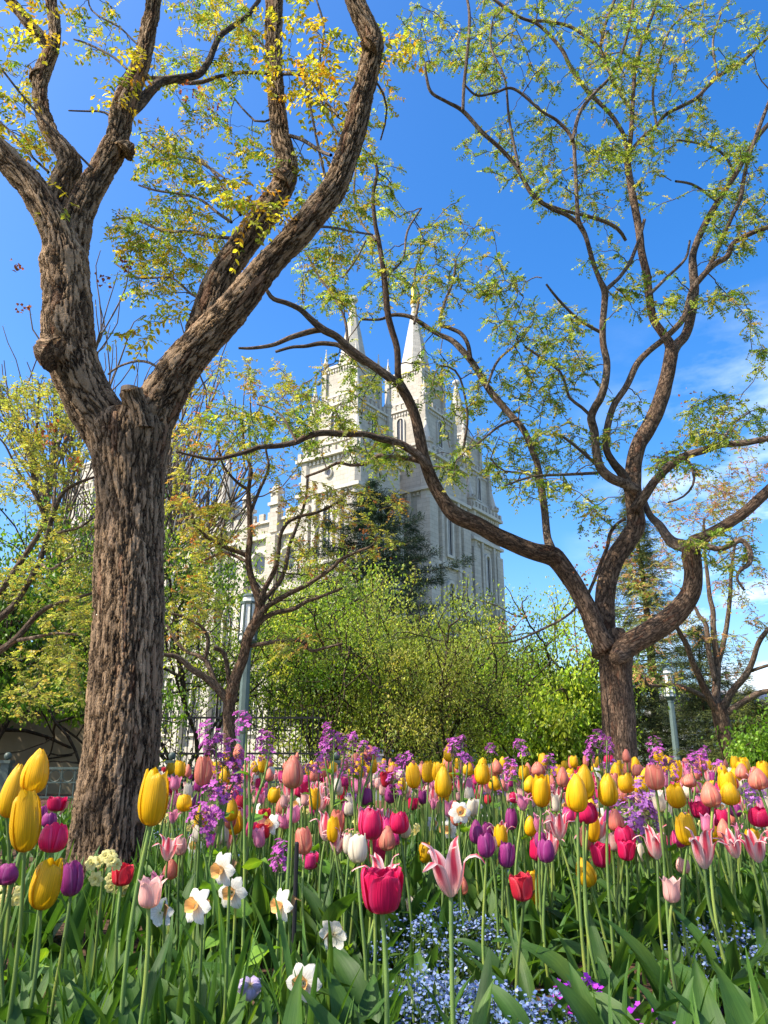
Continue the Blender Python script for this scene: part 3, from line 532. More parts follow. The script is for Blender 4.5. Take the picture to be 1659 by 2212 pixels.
# --- the spreading forked tree, right
T2 = Tree('forked_tree', tuple(pt(1341, 1700, 10)*np.array((1, 1, 0))), 'wide-spreading tree with knotted fork standing behind the yellow tulips', 'tree', seed=30)
P_, r_ = trace([(1343, 1720, 82), (1341, 1656, 74), (1336, 1556, 71), (1331, 1460, 68), (1329, 1415, 72), (1326, 1385, 66), (1322, 1360, 48)], 10)
P_ = np.vstack([P_[0]*np.array((1, 1, 0))-np.array((0, 0, .1)), P_]); r_ = np.r_[r_[0]*1.2, r_]
P_, r_, S = smooth_path(P_, r_, .02); g = G(); tube(g, P_-T2.o, r_, S, 90, 0, .012, 31); g.build('trunk', M['bark_mid'], T2.root, smooth=True)
L2 = dict(step=.05, sides=20)
T2.limb('limb', [(1310, 1400, 46), (1288, 1362, 42), (1272, 1321, 40), (1240, 1261, 39), (1208, 1216, 41), (1190, 1200, 44), (1150, 1190, 38), (1080, 1161, 36), (1030, 1133, 35), (985, 1113, 36), (958, 1082, 30), (930, 1030, 27), (915, 985, 25), (905, 935, 24), (896, 898, 22), (882, 863, 22), (868, 838, 22), (860, 812, 15), (858, 755, 14), (846, 712, 14), (838, 680, 14), (833, 630, 14), (828, 583, 12), (818, 520, 10), (810, 480, 9), (806, 420, 8), (815, 370, 7), (800, 330, 5)], 9.9, 8.6, **L2)
T2.limb('limb', [(872, 842, 16), (852, 824, 19), (800, 786, 18), (760, 757, 17), (728, 728, 16), (700, 713, 17), (672, 690, 14), (648, 668, 12), (620, 655, 11), (590, 645, 10), (575, 625, 8)], 9.0, 8.4, **L2)
T2.limb('limb', [(703, 712, 13), (680, 714, 13), (650, 722, 12), (625, 730, 11), (590, 745, 9), (545, 752, 7), (515, 752, 5)], 8.8, 8.6, **L2)
T2.limb('limb', [(800, 790, 11), (770, 774, 11), (735, 748, 10), (715, 743, 10), (690, 742, 10), (660, 748, 8), (630, 750, 7), (595, 760, 6)], 9.1, 9.3, **L2)
T2.limb('limb', [(925, 1010, 18), (905, 985, 18), (872, 963, 17), (845, 952, 16), (822, 948, 15), (790, 938, 13), (745, 938, 14), (700, 935, 14), (665, 942, 14), (640, 955, 13), (600, 963, 12), (560, 966, 11), (535, 975, 10), (500, 985, 9), (460, 992, 8), (420, 985, 6), (380, 975, 4)], 9.2, 8.2, **L2)
T2.limb('limb', [(920, 1000, 12), (880, 990, 11), (845, 988, 10), (815, 985, 10), (795, 1000, 8), (760, 1005, 7), (730, 1000, 7), (700, 1015, 6), (660, 1030, 5)], 9.2, 9.6, **L2)
T2.limb('limb', [(1195, 1200, 26), (1188, 1180, 21), (1181, 1156, 17), (1177, 1106, 16), (1169, 1053, 16), (1161, 1003, 14), (1150, 973, 14), (1130, 928, 14), (1100, 893, 15), (1065, 853, 15), (1045, 823, 14), (1020, 783, 14), (995, 753, 14), (975, 735, 12), (945, 721, 10), (910, 698, 10), (885, 684, 9), (850, 680, 8), (820, 690, 6), (780, 690, 5)], 9.6, 10.6, **L2)
T2.limb('limb', [(1017, 778, 9), (1010, 742, 9), (995, 720, 9), (970, 708, 8), (950, 698, 8), (960, 655, 6), (972, 625, 6), (980, 600, 5), (985, 560, 4)], 10.1, 10.4, **L2)
T2.limb('limb', [(1305, 1420, 54), (1306, 1386, 47), (1306, 1330, 43), (1309, 1271, 42), (1325, 1213, 42), (1353, 1172, 42), (1373, 1138, 40), (1372, 1106, 37), (1367, 1053, 36), (1369, 1005, 34), (1380, 960, 33), (1404, 918, 34), (1424, 873, 33), (1440, 818, 30), (1450, 762, 28), (1446, 742, 22), (1430, 718, 18), (1411, 688, 17), (1402, 638, 17), (1397, 593, 17), (1386, 545, 16), (1380, 495, 16), (1370, 440, 16), (1361, 390, 15), (1355, 340, 14), (1362, 300, 10), (1366, 240, 9), (1372, 150, 8), (1385, 100, 7), (1405, 45, 6), (1425, -10, 5)], 10, 10.6, **L2)
T2.limb('limb', [(1375, 1062, 26), (1352, 1046, 23), (1320, 1033, 21), (1297, 1010, 20), (1288, 975, 18), (1284, 933, 18), (1277, 903, 18), (1285, 880, 17), (1297, 860, 17), (1307, 828, 16), (1311, 785, 15), (1303, 743, 14), (1302, 703, 14), (1306, 653, 14), (1306, 628, 15), (1295, 603, 11), (1280, 563, 10), (1265, 510, 10), (1250, 480, 12), (1247, 450, 9), (1242, 350, 8), (1236, 300, 8), (1205, 262, 7), (1170, 240, 6), (1110, 192, 6), (1070, 200, 5), (1030, 206, 5), (1000, 180, 4)], 9.9, 8.8, **L2)
T2.limb('limb', [(1306, 630, 9), (1318, 618, 9), (1340, 597, 8), (1360, 568, 8), (1370, 545, 8), (1383, 510, 7), (1392, 475, 7)], 9.3, 10.2, **L2)
T2.limb('limb', [(1252, 485, 9), (1225, 465, 9), (1190, 450, 9), (1150, 420, 10), (1115, 360, 9), (1080, 320, 9), (1042, 286, 9), (1000, 240, 9), (965, 220, 7), (932, 200, 7), (922, 170, 6), (918, 140, 5)], 9.2, 8.6, **L2)
T2.limb('limb', [(1000, 240, 7), (1002, 190, 7), (1010, 110, 7), (1014, 60, 7), (1013, 20, 6), (1005, -20, 5)], 8.7, 8.9, **L2)
T2.limb('limb', [(1236, 305, 8), (1250, 250, 8), (1266, 222, 8), (1290, 195, 7), (1316, 168, 6), (1345, 110, 6), (1360, 50, 6), (1370, -10, 5)], 9.0, 9.2, **L2)
T2.limb('limb', [(1360, 1058, 24), (1345, 1025, 21), (1325, 1000, 17), (1310, 970, 15), (1311, 930, 15), (1325, 878, 14), (1354, 833, 14), (1375, 788, 14), (1400, 760, 13), (1440, 727, 13), (1478, 685, 13), (1494, 630, 13), (1518, 596, 13), (1545, 570, 12), (1570, 555, 12), (1585, 525, 11), (1620, 505, 11), (1655, 492, 10), (1700, 478, 9)], 9.9, 9.0, **L2)
T2.limb('limb', [(1449, 770, 24), (1462, 745, 22), (1480, 725, 20), (1491, 690, 20), (1500, 630, 19), (1497, 580, 18), (1498, 545, 15), (1520, 490, 14), (1550, 437, 13), (1585, 382, 12), (1615, 330, 11), (1645, 285, 10), (1690, 240, 9)], 10.4, 11, **L2)
T2.limb('limb', [(1520, 596, 9), (1540, 560, 10), (1556, 525, 10), (1580, 470, 9), (1600, 425, 9), (1612, 360, 8), (1635, 290, 8), (1665, 210, 7)], 9.3, 9.9, **L2)
T2.limb('limb', [(1360, 330, 8), (1385, 300, 8), (1420, 270, 8), (1440, 246, 8), (1500, 215, 8), (1530, 185, 8), (1552, 165, 8), (1600, 135, 8), (1630, 108, 7), (1680, 60, 6)], 10.5, 10.8, **L2)
T2.limb('limb', [(1355, 345, 10), (1350, 300, 9), (1330, 262, 9), (1308, 235, 9), (1272, 200, 9), (1235, 150, 9), (1212, 105, 8), (1165, 55, 7), (1120, 36, 6), (1080, 10, 5), (1050, -15, 5)], 10.5, 10, **L2)
T2.limb('limb', [(1366, 240, 7), (1340, 203, 7), (1316, 155, 7), (1297, 108, 7), (1266, 80, 7), (1230, 57, 7), (1180, 46, 7), (1130, 40, 6), (1070, 0, 5)], 10.5, 10.7, **L2)
T2.limb('limb', [(1296, 108, 7), (1305, 60, 7), (1320, 20, 6), (1335, -20, 6)], 10.6, 10.8, **L2)
T2.limb('limb', [(1372, 1100, 26), (1388, 1078, 22), (1414, 1040, 18), (1444, 1009, 18), (1480, 985, 17), (1520, 973, 16), (1555, 961, 15), (1605, 957, 14), (1659, 947, 13), (1710, 935, 11)], 10, 9, **L2)
T2.limb('limb', [(1330, 1420, 54), (1350, 1398, 52), (1390, 1374, 50), (1430, 1350, 49), (1468, 1316, 46), (1493, 1278, 41), (1498, 1238, 38), (1493, 1198, 40), (1500, 1172, 33), (1520, 1162, 28), (1548, 1146, 25), (1580, 1126, 24), (1612, 1104, 23), (1659, 1060, 22), (1710, 1010, 20)], 9.9, 9.2, **L2)
T2.limb('limb', [(1496, 1190, 30), (1478, 1180, 28), (1456, 1173, 25), (1440, 1158, 21), (1426, 1136, 18), (1406, 1116, 15), (1396, 1094, 13), (1392, 1070, 9), (1405, 1040, 6)], 9.5, 10.4, m='bark_twig', **L2)
T2.limb('limb', [(1508, 1178, 14), (1530, 1181, 13), (1556, 1186, 12), (1580, 1176, 12), (1600, 1167, 12), (1616, 1180, 11), (1622, 1200, 11), (1617, 1219, 10), (1600, 1231, 8), (1592, 1250, 6), (1608, 1275, 5)], 9.3, 9.0, **L2)
T2.limb('limb', [(1272, 1281, 7), (1285, 1250, 7), (1296, 1221, 8), (1312, 1180, 8), (1318, 1152, 8), (1335, 1130, 7), (1352, 1120, 6)], 9.9, 9.7, **L2)
T2.limb('limb', [(1265, 1290, 6), (1225, 1330, 5), (1170, 1360, 5), (1110, 1385, 4), (1060, 1390, 3)], 9.9, 9.2, **L2)
q = pt(1336, 1412, 9.72); T2.limb('knot', [(1343, 1410, 44), (1334, 1415, 36), (1326, 1421, 26)], 9.75, 9.6, step=.02, sides=24, lump=.06, node=False)
for p_, a_, b_ in (([(1284, 930, 9), (1270, 890), (1230, 860, 7), (1215, 810), (1180, 780, 6), (1120, 740)], 9.8, 9.4), ([(1284, 1000, 8), (1250, 970, 7), (1210, 940), (1180, 940, 5)], 9.8, 9.3), ([(1290, 1022, 8), (1230, 1025, 7), (1150, 1030, 6), (1090, 1050, 4)], 9.8, 9), ([(1120, 905, 8), (1080, 920, 6), (1030, 960, 5), (1000, 980, 4)], 9.9, 9.5),
                   ([(1170, 1040, 6), (1130, 1020, 5), (1090, 1020), (1060, 990, 4)], 9.8, 9.6), ([(1302, 720, 8), (1250, 690, 7), (1200, 640, 6), (1170, 600, 4)], 9.5, 9.2), ([(1400, 640, 8), (1440, 600, 7), (1480, 560, 6), (1490, 520, 5)], 10.2, 10.6), ([(895, 700, 6), (905, 640, 6), (895, 600, 5), (905, 560, 4), (925, 520, 4)], 10.3, 10.5),
                   ([(1352, 520, 7), (1330, 490, 9), (1280, 470, 8), (1220, 455, 7), (1150, 430, 6)], 10.3, 9.8), ([(1050, 840, 6), (1075, 780, 6), (1120, 740, 5), (1150, 700, 4)], 10, 10.4), ([(1000, 975, 6), (1010, 900, 6), (1000, 840, 5), (985, 800, 5), (950, 790, 4)], 9.9, 9.4), ([(640, 955, 6), (610, 900, 5), (580, 880, 4), (540, 870, 4)], 8.6, 8.8), ([(812, 520, 6), (780, 480, 5), (765, 420, 5), (770, 350, 4)], 8.7, 9.2),
                   ([(830, 600, 6), (870, 560, 5), (880, 500, 5), (910, 450, 4)], 8.8, 9.4), ([(740, 600, 6), (770, 560, 5), (790, 520, 5)], 8.8, 8.7), ([(752, 755, 7), (745, 690, 6), (720, 640, 5), (690, 600, 5), (660, 545, 4)], 8.9, 9.2), ([(1590, 380, 6), (1560, 330, 6), (1510, 310, 5), (1450, 300, 4)], 10.8, 10.3), ([(1555, 440, 6), (1500, 400, 6), (1450, 390, 5)], 10.7, 10.2), ([(1418, 272, 6), (1410, 200, 6), (1425, 130, 5), (1450, 60, 5), (1500, 20, 4)], 10.6, 10.9), ([(1550, 165, 5), (1540, 90, 5), (1560, 20, 4)], 10.7, 10.9), ([(1120, 360, 7), (1100, 260, 6), (1090, 170, 5), (1060, 100, 5), (1065, 40, 4)], 8.9, 9.3),
                   ([(1480, 985, 8), (1500, 1030, 6), (1480, 1070, 5), (1430, 1090, 4)], 9.6, 9.3), ([(1560, 960, 7), (1580, 920, 5), (1620, 890, 4)], 9.2, 9.4)):
    T2.thin(p_, a_, b_)
E2 = [(1200, 100, 250, 110, 95), (1450, 80, 200, 100, 95), (1010, 110, 70, 110, 26), (900, 70, 50, 90, 22), (1400, 270, 150, 110, 60), (1150, 330, 150, 80, 52), (1290, 400, 150, 90, 50), (1590, 440, 80, 130, 58), (1050, 600, 70, 50, 28), (900, 640, 110, 80, 26), (1160, 700, 110, 60, 44), (1200, 790, 90, 60, 34), (1420, 640, 110, 60, 34), (1585, 650, 55, 28, 16), (1000, 480, 70, 50, 14), (930, 560, 70, 50, 18), (780, 600, 90, 80, 30), (820, 430, 60, 100, 26), (960, 830, 110, 70, 34), (1130, 860, 100, 60, 34), (1100, 970, 100, 60, 32), (1230, 960, 80, 60, 28), (1560, 905, 110, 60, 52), (1480, 1000, 80, 40, 20), (1150, 1050, 90, 40, 20), (1270, 1120, 50, 40, 12), (720, 830, 110, 60, 28), (700, 930, 150, 50, 46), (560, 910, 120, 60, 30), (830, 1000, 80, 40, 20), (990, 1000, 50, 50, 14), (1560, 1180, 90, 50, 22), (1350, 900, 50, 60, 10), (1560, 300, 90, 60, 24), (1300, 560, 60, 40, 8), (700, 640, 60, 40, 16), (1640, 770, 20, 40, 10), (680, 560, 60, 40, 14)]
tG = T2.grow(ellipses(E2, 8.6, 11.2), rtip=.0058, rmax=.09)
g = G(); fronds(g, tG, T2.o, 7, .17, 6, .045, .024, [(.16, .25, .03), (.28, .34, .05), (.42, .43, .09), (.42, .32, .06), (.10, .17, .025)], [4, 4, 3, 1, 3]); pods(g, [pt(x, y, 9.3) for x, y in ((1276, 1250), (1262, 1240), (1300, 1180), (1590, 1015), (1545, 920), (1430, 990), (1130, 1330), (1240, 1390), (1095, 1355), (1490, 860))], T2.o, [(.30, .10, .04), (.42, .24, .14)], .045, 12, .07); g.build('crown', M['leaf'], T2.root)
T2.finish()
# --- small forked tree before the lamp
T3 = Tree('forked_tree', tuple(pt(496, 1660, 12)*np.array((1, 1, 0))), 'small thin forked tree in front of the tall street lamp', 'tree', seed=60)
P_, r_ = trace([(497, 1690, 32), (496, 1606, 27), (495, 1530, 26), (497, 1510, 28), (503, 1485, 26), (514, 1450, 24), (525, 1424, 22), (533, 1385, 22), (545, 1356, 23), (557, 1335, 24), (561, 1300, 22), (549, 1265, 16), (540, 1235, 14), (536, 1200, 14), (540, 1166, 12), (539, 1110, 11), (537, 1060, 9), (542, 1015, 8), (530, 975, 6), (520, 900, 4)], 12, 11.6)
P_ = np.vstack([P_[0]*np.array((1, 1, 0))-np.array((0, 0, .1)), P_]); r_ = np.r_[r_[0]*1.15, r_]
P_, r_, S = smooth_path(P_, r_, .04); g = G(); tube(g, P_-T3.o, r_, S, 20, 0, .015, 61); g.build('trunk', M['bark_mid'], T3.root, smooth=True); T3.nodes.append(np.c_[P_[::4], r_[::4]])
L3 = dict(step=.06, sides=10)
for p_, a_, b_ in (([(496, 1520, 20), (486, 1506, 20), (461, 1477, 18), (438, 1460, 15), (415, 1446, 14), (392, 1425, 12), (375, 1416, 11), (355, 1414, 8), (330, 1400, 6)], 12, 11.4), ([(468, 1483, 12), (456, 1450, 12), (445, 1428, 11), (425, 1415, 9), (400, 1406, 8), (378, 1380, 7), (360, 1350, 6)], 11.9, 12.2), ([(443, 1428, 9), (450, 1385, 9), (440, 1360, 8), (425, 1346, 7), (390, 1330, 6), (365, 1325, 5)], 12, 11.8),
                   ([(497, 1490, 11), (493, 1455, 10), (488, 1425, 10), (478, 1405, 10), (462, 1400, 11)], 12, 11.8), ([(550, 1350, 15), (560, 1330, 14), (575, 1312, 12), (600, 1296, 12), (625, 1282, 11), (660, 1265, 10), (690, 1246, 9), (720, 1225, 8), (742, 1205, 7), (800, 1181, 5)], 11.8, 11), ([(548, 1356, 13), (568, 1338, 12), (590, 1325, 11), (635, 1315, 10), (660, 1300, 9), (690, 1290, 7), (740, 1270, 6)], 11.8, 11.6),
                   ([(535, 1396, 10), (560, 1392, 9), (600, 1386, 9), (650, 1384, 8), (670, 1405, 7), (700, 1400, 6), (740, 1390, 5)], 11.9, 11.4), ([(562, 1300, 13), (572, 1272, 12), (584, 1250, 11), (595, 1226, 11), (602, 1190, 9), (606, 1156, 8), (622, 1128, 8), (650, 1115, 7), (690, 1105, 6), (740, 1080, 5)], 11.7, 11.2), ([(562, 1305, 12), (580, 1285, 11), (605, 1255, 10), (618, 1220, 9), (625, 1180, 8), (640, 1140, 7), (660, 1080, 6), (665, 1030, 5)], 11.7, 12.3),
                   ([(540, 1205, 11), (520, 1194, 11), (490, 1183, 10), (455, 1165, 9), (430, 1146, 8), (418, 1130, 7), (415, 1105, 6)], 11.8, 11.4), ([(535, 1215, 7), (505, 1200, 7), (480, 1195, 6), (440, 1210, 5)], 11.8, 12.2), ([(540, 1110, 8), (560, 1060, 7), (580, 1010, 6), (575, 960, 5), (600, 900, 4)], 11.7, 11.9), ([(539, 1060, 7), (510, 1040, 6), (480, 1000, 5), (470, 940, 4)], 11.7, 11.4), ([(480, 1182, 6), (478, 1150, 5), (485, 1130, 4)], 11.6, 11.5)):
    T3.limb('limb', p_, a_, b_, **L3)
t3 = T3.grow(ellipses([(510, 830, 150, 60, 60), (450, 950, 90, 60, 44), (570, 1000, 80, 60, 26), (420, 1080, 70, 70, 44), (620, 900, 70, 60, 24), (690, 1100, 90, 60, 34), (750, 1180, 110, 60, 24), (800, 1090, 80, 50, 16), (420, 1200, 60, 60, 26), (430, 1320, 70, 80, 34), (640, 1390, 80, 40, 16), (640, 1210, 70, 50, 14), (490, 1130, 60, 40, 14)], 10.8, 12.6), rtip=.004, rmax=.08)
g = G(); fronds(g, t3, T3.o, 6, .17, 5, .05, .028, RUST+[(.46, .42, .08), (.22, .27, .05)], [2, 3, 1, 3, 4, 3]); pods(g, [pt(x, y, 11.5) for x, y in ((790, 1150), (765, 1185), (815, 1190), (460, 850), (500, 1000))], T3.o, [(.32, .11, .04)], .05, 12, .07); g.build('crown', M['leaf'], T3.root); T3.finish()
# --- tree at the far right
T4 = Tree('forked_tree', tuple(pt(1590, 1690, 16)*np.array((1, 1, 0))), 'leaning forked tree with thin reddish leaves beside the distant lamp', 'tree', seed=90)
P_, r_ = trace([(1592, 1700, 44), (1585, 1650, 39), (1565, 1585, 34), (1555, 1540, 33), (1550, 1520, 28)], 16)
P_ = np.vstack([P_[0]*np.array((1, 1, 0))-np.array((0, 0, .1)), P_]); r_ = np.r_[r_[0]*1.15, r_]
P_, r_, S = smooth_path(P_, r_, .05); g = G(); tube(g, P_-T4.o, r_, S, 20, 0, .015, 91); g.build('trunk', M['bark_mid'], T4.root, smooth=True)
for p_, a_, b_ in (([(1556, 1545, 22), (1540, 1522, 18), (1522, 1488, 16), (1510, 1460, 15), (1496, 1430, 13), (1484, 1395, 12), (1470, 1370, 10), (1458, 1350, 8), (1430, 1330, 6)], 16, 15.5), ([(1552, 1540, 22), (1547, 1500, 18), (1549, 1430, 15), (1541, 1360, 12), (1540, 1320, 11), (1533, 1290, 10), (1528, 1240, 8), (1522, 1190, 6), (1520, 1120, 4)], 16, 16.6), ([(1545, 1470, 12), (1530, 1400, 11), (1525, 1350, 10), (1510, 1330, 9), (1500, 1310, 7), (1470, 1270, 5)], 16, 16.4),
                   ([(1549, 1440, 12), (1560, 1400, 11), (1570, 1350, 10), (1577, 1290, 9), (1580, 1230, 7), (1590, 1160, 5)], 16.2, 16), ([(1558, 1540, 20), (1580, 1496, 15), (1610, 1460, 14), (1625, 1430, 12), (1638, 1390, 11), (1655, 1365, 10), (1690, 1330, 8)], 16, 15.4), ([(1562, 1545, 16), (1600, 1520, 13), (1640, 1497, 12), (1680, 1490, 10)], 16, 15.4), ([(1535, 1515, 12), (1500, 1495, 11), (1460, 1480, 9), (1400, 1480, 7), (1395, 1455, 5)], 16, 15.2), ([(1616, 1452, 8), (1650, 1440, 7), (1690, 1430, 6)], 15.8, 15.5)):
    T4.limb('limb', p_, a_, b_, step=.08, sides=10)
t4 = T4.grow(ellipses([(1500, 1080, 110, 70, 60), (1330, 1190, 60, 60, 24), (1400, 1220, 80, 70, 40), (1570, 1100, 90, 80, 60), (1600, 1250, 60, 80, 40), (1320, 1290, 50, 60, 18), (1450, 1340, 80, 60, 34), (1620, 1000, 50, 50, 24), (1430, 1450, 60, 40, 20), (1560, 1420, 60, 50, 14), (1640, 1370, 30, 60, 12)], 14.6, 17.4), rtip=.005, rmax=.12)
g = G(); fronds(g, t4, T4.o, 5, .19, 5, .055, .03, [(.42, .25, .13), (.48, .21, .11), (.34, .34, .08), (.40, .36, .09), (.25, .32, .07)], [3, 2, 2, 2, 3]); g.build('crown', M['leaf'], T4.root); T4.finish()
# --- yellow-green tree at the left edge
T5 = Tree('leafy_tree', tuple(pt(-170, 1600, 9.6)*np.array((1, 1, 0))), 'slender tree with sparse yellow-green leaves reaching behind the big trunk', 'tree', seed=110)
bp_ = pt(-170, 1600, 9.6)
for p_, a_, b_ in (([(-170, 1700, 40), (-165, 1600, 36), (-150, 1520, 30), (-110, 1470, 22), (-60, 1436, 18), (-15, 1414, 16), (33, 1381, 14), (73, 1336, 12), (103, 1312, 10), (147, 1297, 8), (200, 1281, 6)], 9.6, 9.4), ([(-155, 1540, 26), (-120, 1430, 22), (-70, 1350, 16), (-10, 1290, 14), (26, 1241, 13), (55, 1198, 12), (84, 1153, 11), (96, 1121, 10), (80, 1074, 9), (73, 1030, 8), (79, 920, 5), (85, 830, 4)], 9.6, 10), ([(-130, 1470, 20), (-70, 1400, 16), (-10, 1345, 15), (37, 1297, 13), (81, 1222, 12), (102, 1163, 11), (112, 1121, 10), (135, 1066, 8), (165, 1045, 7), (205, 1030, 5)], 9.6, 9.2),
                   ([(97, 1121, 7), (70, 1060, 6), (40, 1020, 5), (10, 960, 4), (-20, 930, 3)], 9.6, 9.4), ([(30, 1384, 9), (70, 1378, 8), (120, 1368, 6), (170, 1372, 5)], 9.5, 9.1), ([(112, 1121, 7), (120, 1040, 6), (118, 960, 5), (125, 890, 4)], 9.4, 9.8), ([(70, 1030, 6), (60, 960, 5), (30, 900, 4), (15, 840, 3)], 9.8, 9.9), ([(100, 1165, 6), (130, 1150, 6), (170, 1140, 5), (200, 1120, 4)], 9.4, 9.1), ([(85, 1215, 6), (110, 1230, 6), (150, 1205, 5), (195, 1190, 4)], 9.4, 9.2)):
    T5.limb('trunk' if p_[0][0] < -168 else 'limb', p_, a_, b_, step=.06, sides=12)
t5 = T5.grow(ellipses([(60, 890, 90, 80, 90), (130, 970, 70, 80, 50), (50, 1040, 80, 60, 40), (130, 1140, 70, 60, 34), (70, 1260, 90, 60, 36), (150, 1350, 60, 60, 34), (90, 1450, 100, 60, 34), (50, 1520, 70, 40, 14), (180, 1280, 40, 80, 20), (160, 1470, 40, 60, 14)], 8.6, 10.6), rtip=.003, rmax=.07)
g = G(); fronds(g, t5, T5.o, 7, .12, 3, .043, .028, [(.38, .39, .09), (.28, .32, .06), (.46, .36, .08), (.17, .22, .045)], [5, 4, 2, 1], droop=.35); g.build('crown', M['leaf'], T5.root); T5.finish()
# --- trees grown by rule, for everything behind
def recurse(T, P0, d, L, r, lev, maxlev, kids, spread, up, ends, wob=.16):
    K = 6; P_ = [P0]; dd = d.copy()
    for k in range(K-1):
        dd = unit(dd+rng.normal(0, wob, 3)+np.array((0, 0, up*.25))); P_.append(P_[-1]+dd*L/(K-1))
    P_ = np.array(P_); T.tw.append((P_, np.linspace(r, r*.55, K)))
    if lev >= maxlev: ends.append(P_); return
    for k in range(kids[lev]):
        f = rng.uniform(.45, 1) if k else 1.0; i = min(int(f*(K-1)), K-1); q = unit(P_[i]-P_[i-1]+rdir(1)[0]*spread)
        recurse(T, P_[i], q, L*rng.uniform(.55, .85), r*.58 if k else r*.68, lev+1, maxlev, kids, spread, up, ends, wob)
def grown(name, base, hgt, label, cat, cols, wts, nst=4, lean=.35, kids=(4, 4, 4), leafs=9, leaf=(.075, .045), sig=.16, bark='bark_dark', up=.3, spread=.75, rad=.06, group=None, droop=.9, first=.42, zmin=-9, keep=None):
    T = Tree(name, (base[0], base[1], 0), label, cat, group); ends = []
    n0 = len(T.tw)
    for k in range(nst):
        a = rng.uniform(0, 6.28) if nst > 1 else 0; d = unit(np.array((math.cos(a+k*6.28/nst)*lean, math.sin(a+k*6.28/nst)*lean, 1.)))
        recurse(T, np.array((base[0]+.1*math.cos(a)*(nst > 1), base[1], -.05)), d, hgt*first, rad*rng.uniform(.8, 1.1), 0, len(kids), kids, spread, up, ends)
    O = np.array((base[0], base[1], 0.)); mz_ = hgt/max(e_[:, 2].max() for e_ in ends); ends = [O+(e_-O)*mz_ for e_ in ends]; T.tw = [(O+(a_-O)*mz_, b_) for a_, b_ in T.tw]
    if keep: ends = [e_ for e_ in ends if keep(e_)]; T.tw = [q_ for q_ in T.tw if keep(q_[0])]
    tr_ = T.tw; st = [x for x in tr_ if x[1][0] > rad*.7]; rest = [x for x in tr_ if x[1][0] <= rad*.7]
    T.tw = st; o = T.finish(bark, 8); o.name = 'trunk'; T.tw = rest; T.finish(bark, 4)
    E = np.array(ends); n_ = len(E)*leafs; i = rng.integers(1, 6, n_); B = E[np.repeat(np.arange(len(E)), leafs), i]-T.o+rng.normal(0, sig, (n_, 3)); B[:, 2] = np.where(B[:, 2] < zmin, B[:, 2]+1.2*(zmin-B[:, 2])+rng.random(n_)*.6, B[:, 2])
    A = unit(np.array((0, 0, -droop))+rdir(n_)*.8); g = G(); cl = palette(len(E), cols, wts, .30)
    leafset(g, B, A, unit(rdir(n_)+np.array((0, 0, .5))), leaf[0]*rng.uniform(.6, 1.3, n_), leaf[1]*rng.uniform(.7, 1.2, n_), np.clip(np.repeat(cl, leafs, 0)*rng.lognormal(0, .18, (n_, 1)), 0, .9), 0, .22)
    g.build('crown', M['leaf'], T.root); return T
MAPLE = [(.25, .36, .03), (.15, .25, .022), (.38, .45, .045), (.07, .13, .015)]
FRESH = [(.42, .46, .06), (.31, .39, .04), (.19, .27, .03)]
gxy = lambda x, D: (pt(x, 1650, D)[0], D)
grown('leafy_tree', gxy(690, 19), 5.6, 'dense fresh green tree behind the tall street lamp', 'tree', MAPLE, [3, 4, 1, 4], nst=5, lean=.42, leafs=58, kids=(4, 4, 4), leaf=(.08, .05), sig=.17)
grown('leafy_tree', gxy(410, 20), 7.4, 'bright green tree just behind the right side of the big trunk', 'tree', MAPLE, [4, 3, 4, 1], nst=5, lean=.36, leafs=58, leaf=(.08, .05), sig=.18)
grown('leafy_tree', gxy(925, 18), 4.9, 'fan-shaped multi-stemmed tree with fine yellow-green leaves in the middle', 'tree', [(.30, .35, .06), (.23, .29, .045), (.40, .39, .08), (.15, .21, .03)], [4, 4, 2, 3], nst=7, lean=.5, leafs=58, kids=(4, 4, 4), leaf=(.07, .04), sig=.15, bark='bark_dark', rad=.045)
grown('leafy_tree', gxy(1160, 20), 4.8, 'rounded green tree between the fan-shaped tree and forked tree', 'tree', MAPLE, [4, 4, 2, 3], nst=5, lean=.42, leafs=58, leaf=(.08, .05), sig=.17)
grown('leafy_tree', gxy(830, 26), 6.9, 'tall green tree in front of the dark conifer', 'tree', FRESH, [4, 4, 3], nst=4, lean=.34, leafs=58, leaf=(.125, .08), sig=.24)
grown('leafy_tree', gxy(560, 27), 8.6, 'bright lime green tree below the round temple window', 'tree', FRESH, [5, 4, 2], nst=4, lean=.32, leafs=58, leaf=(.125, .08), sig=.24)
grown('leafy_tree', gxy(1060, 28), 6.6, 'yellowish green tree under the right-hand temple tower', 'tree', FRESH, [4, 3, 3], nst=4, lean=.36, leafs=58, leaf=(.125, .08), sig=.24)
grown('leafy_tree', gxy(1222, 17), 2.6, 'leafy green bush beside the trunk of the spreading forked tree', 'tree', MAPLE, [4, 4, 2, 1], nst=6, lean=.5, leafs=58, leaf=(.10, .06), sig=.15)
grown('leafy_tree', gxy(100, 20), 7.0, 'dark green tree behind the tan garden wall', 'tree', [(.08, .17, .015), (.05, .11, .012), (.14, .26, .02)], [4, 4, 2], nst=5, lean=.36, leafs=58, leaf=(.13, .08), sig=.24)
grown('leafy_tree', gxy(-60, 13.3), 4.5, 'dark green tree hanging over the tan garden wall from the left', 'tree', [(.09, .18, .016), (.06, .12, .012), (.15, .27, .02)], [4, 3, 3], zmin=1.2, nst=5, lean=.45, leafs=58, leaf=(.10, .065), sig=.16)
grown('leafy_tree', gxy(1725, 13.5), 1.75, 'bright apple green bush at the right-hand edge', 'tree', [(.20, .36, .03), (.14, .28, .025), (.27, .42, .05)], [4, 4, 2], nst=6, lean=.4, leafs=58, leaf=(.08, .055), sig=.14)
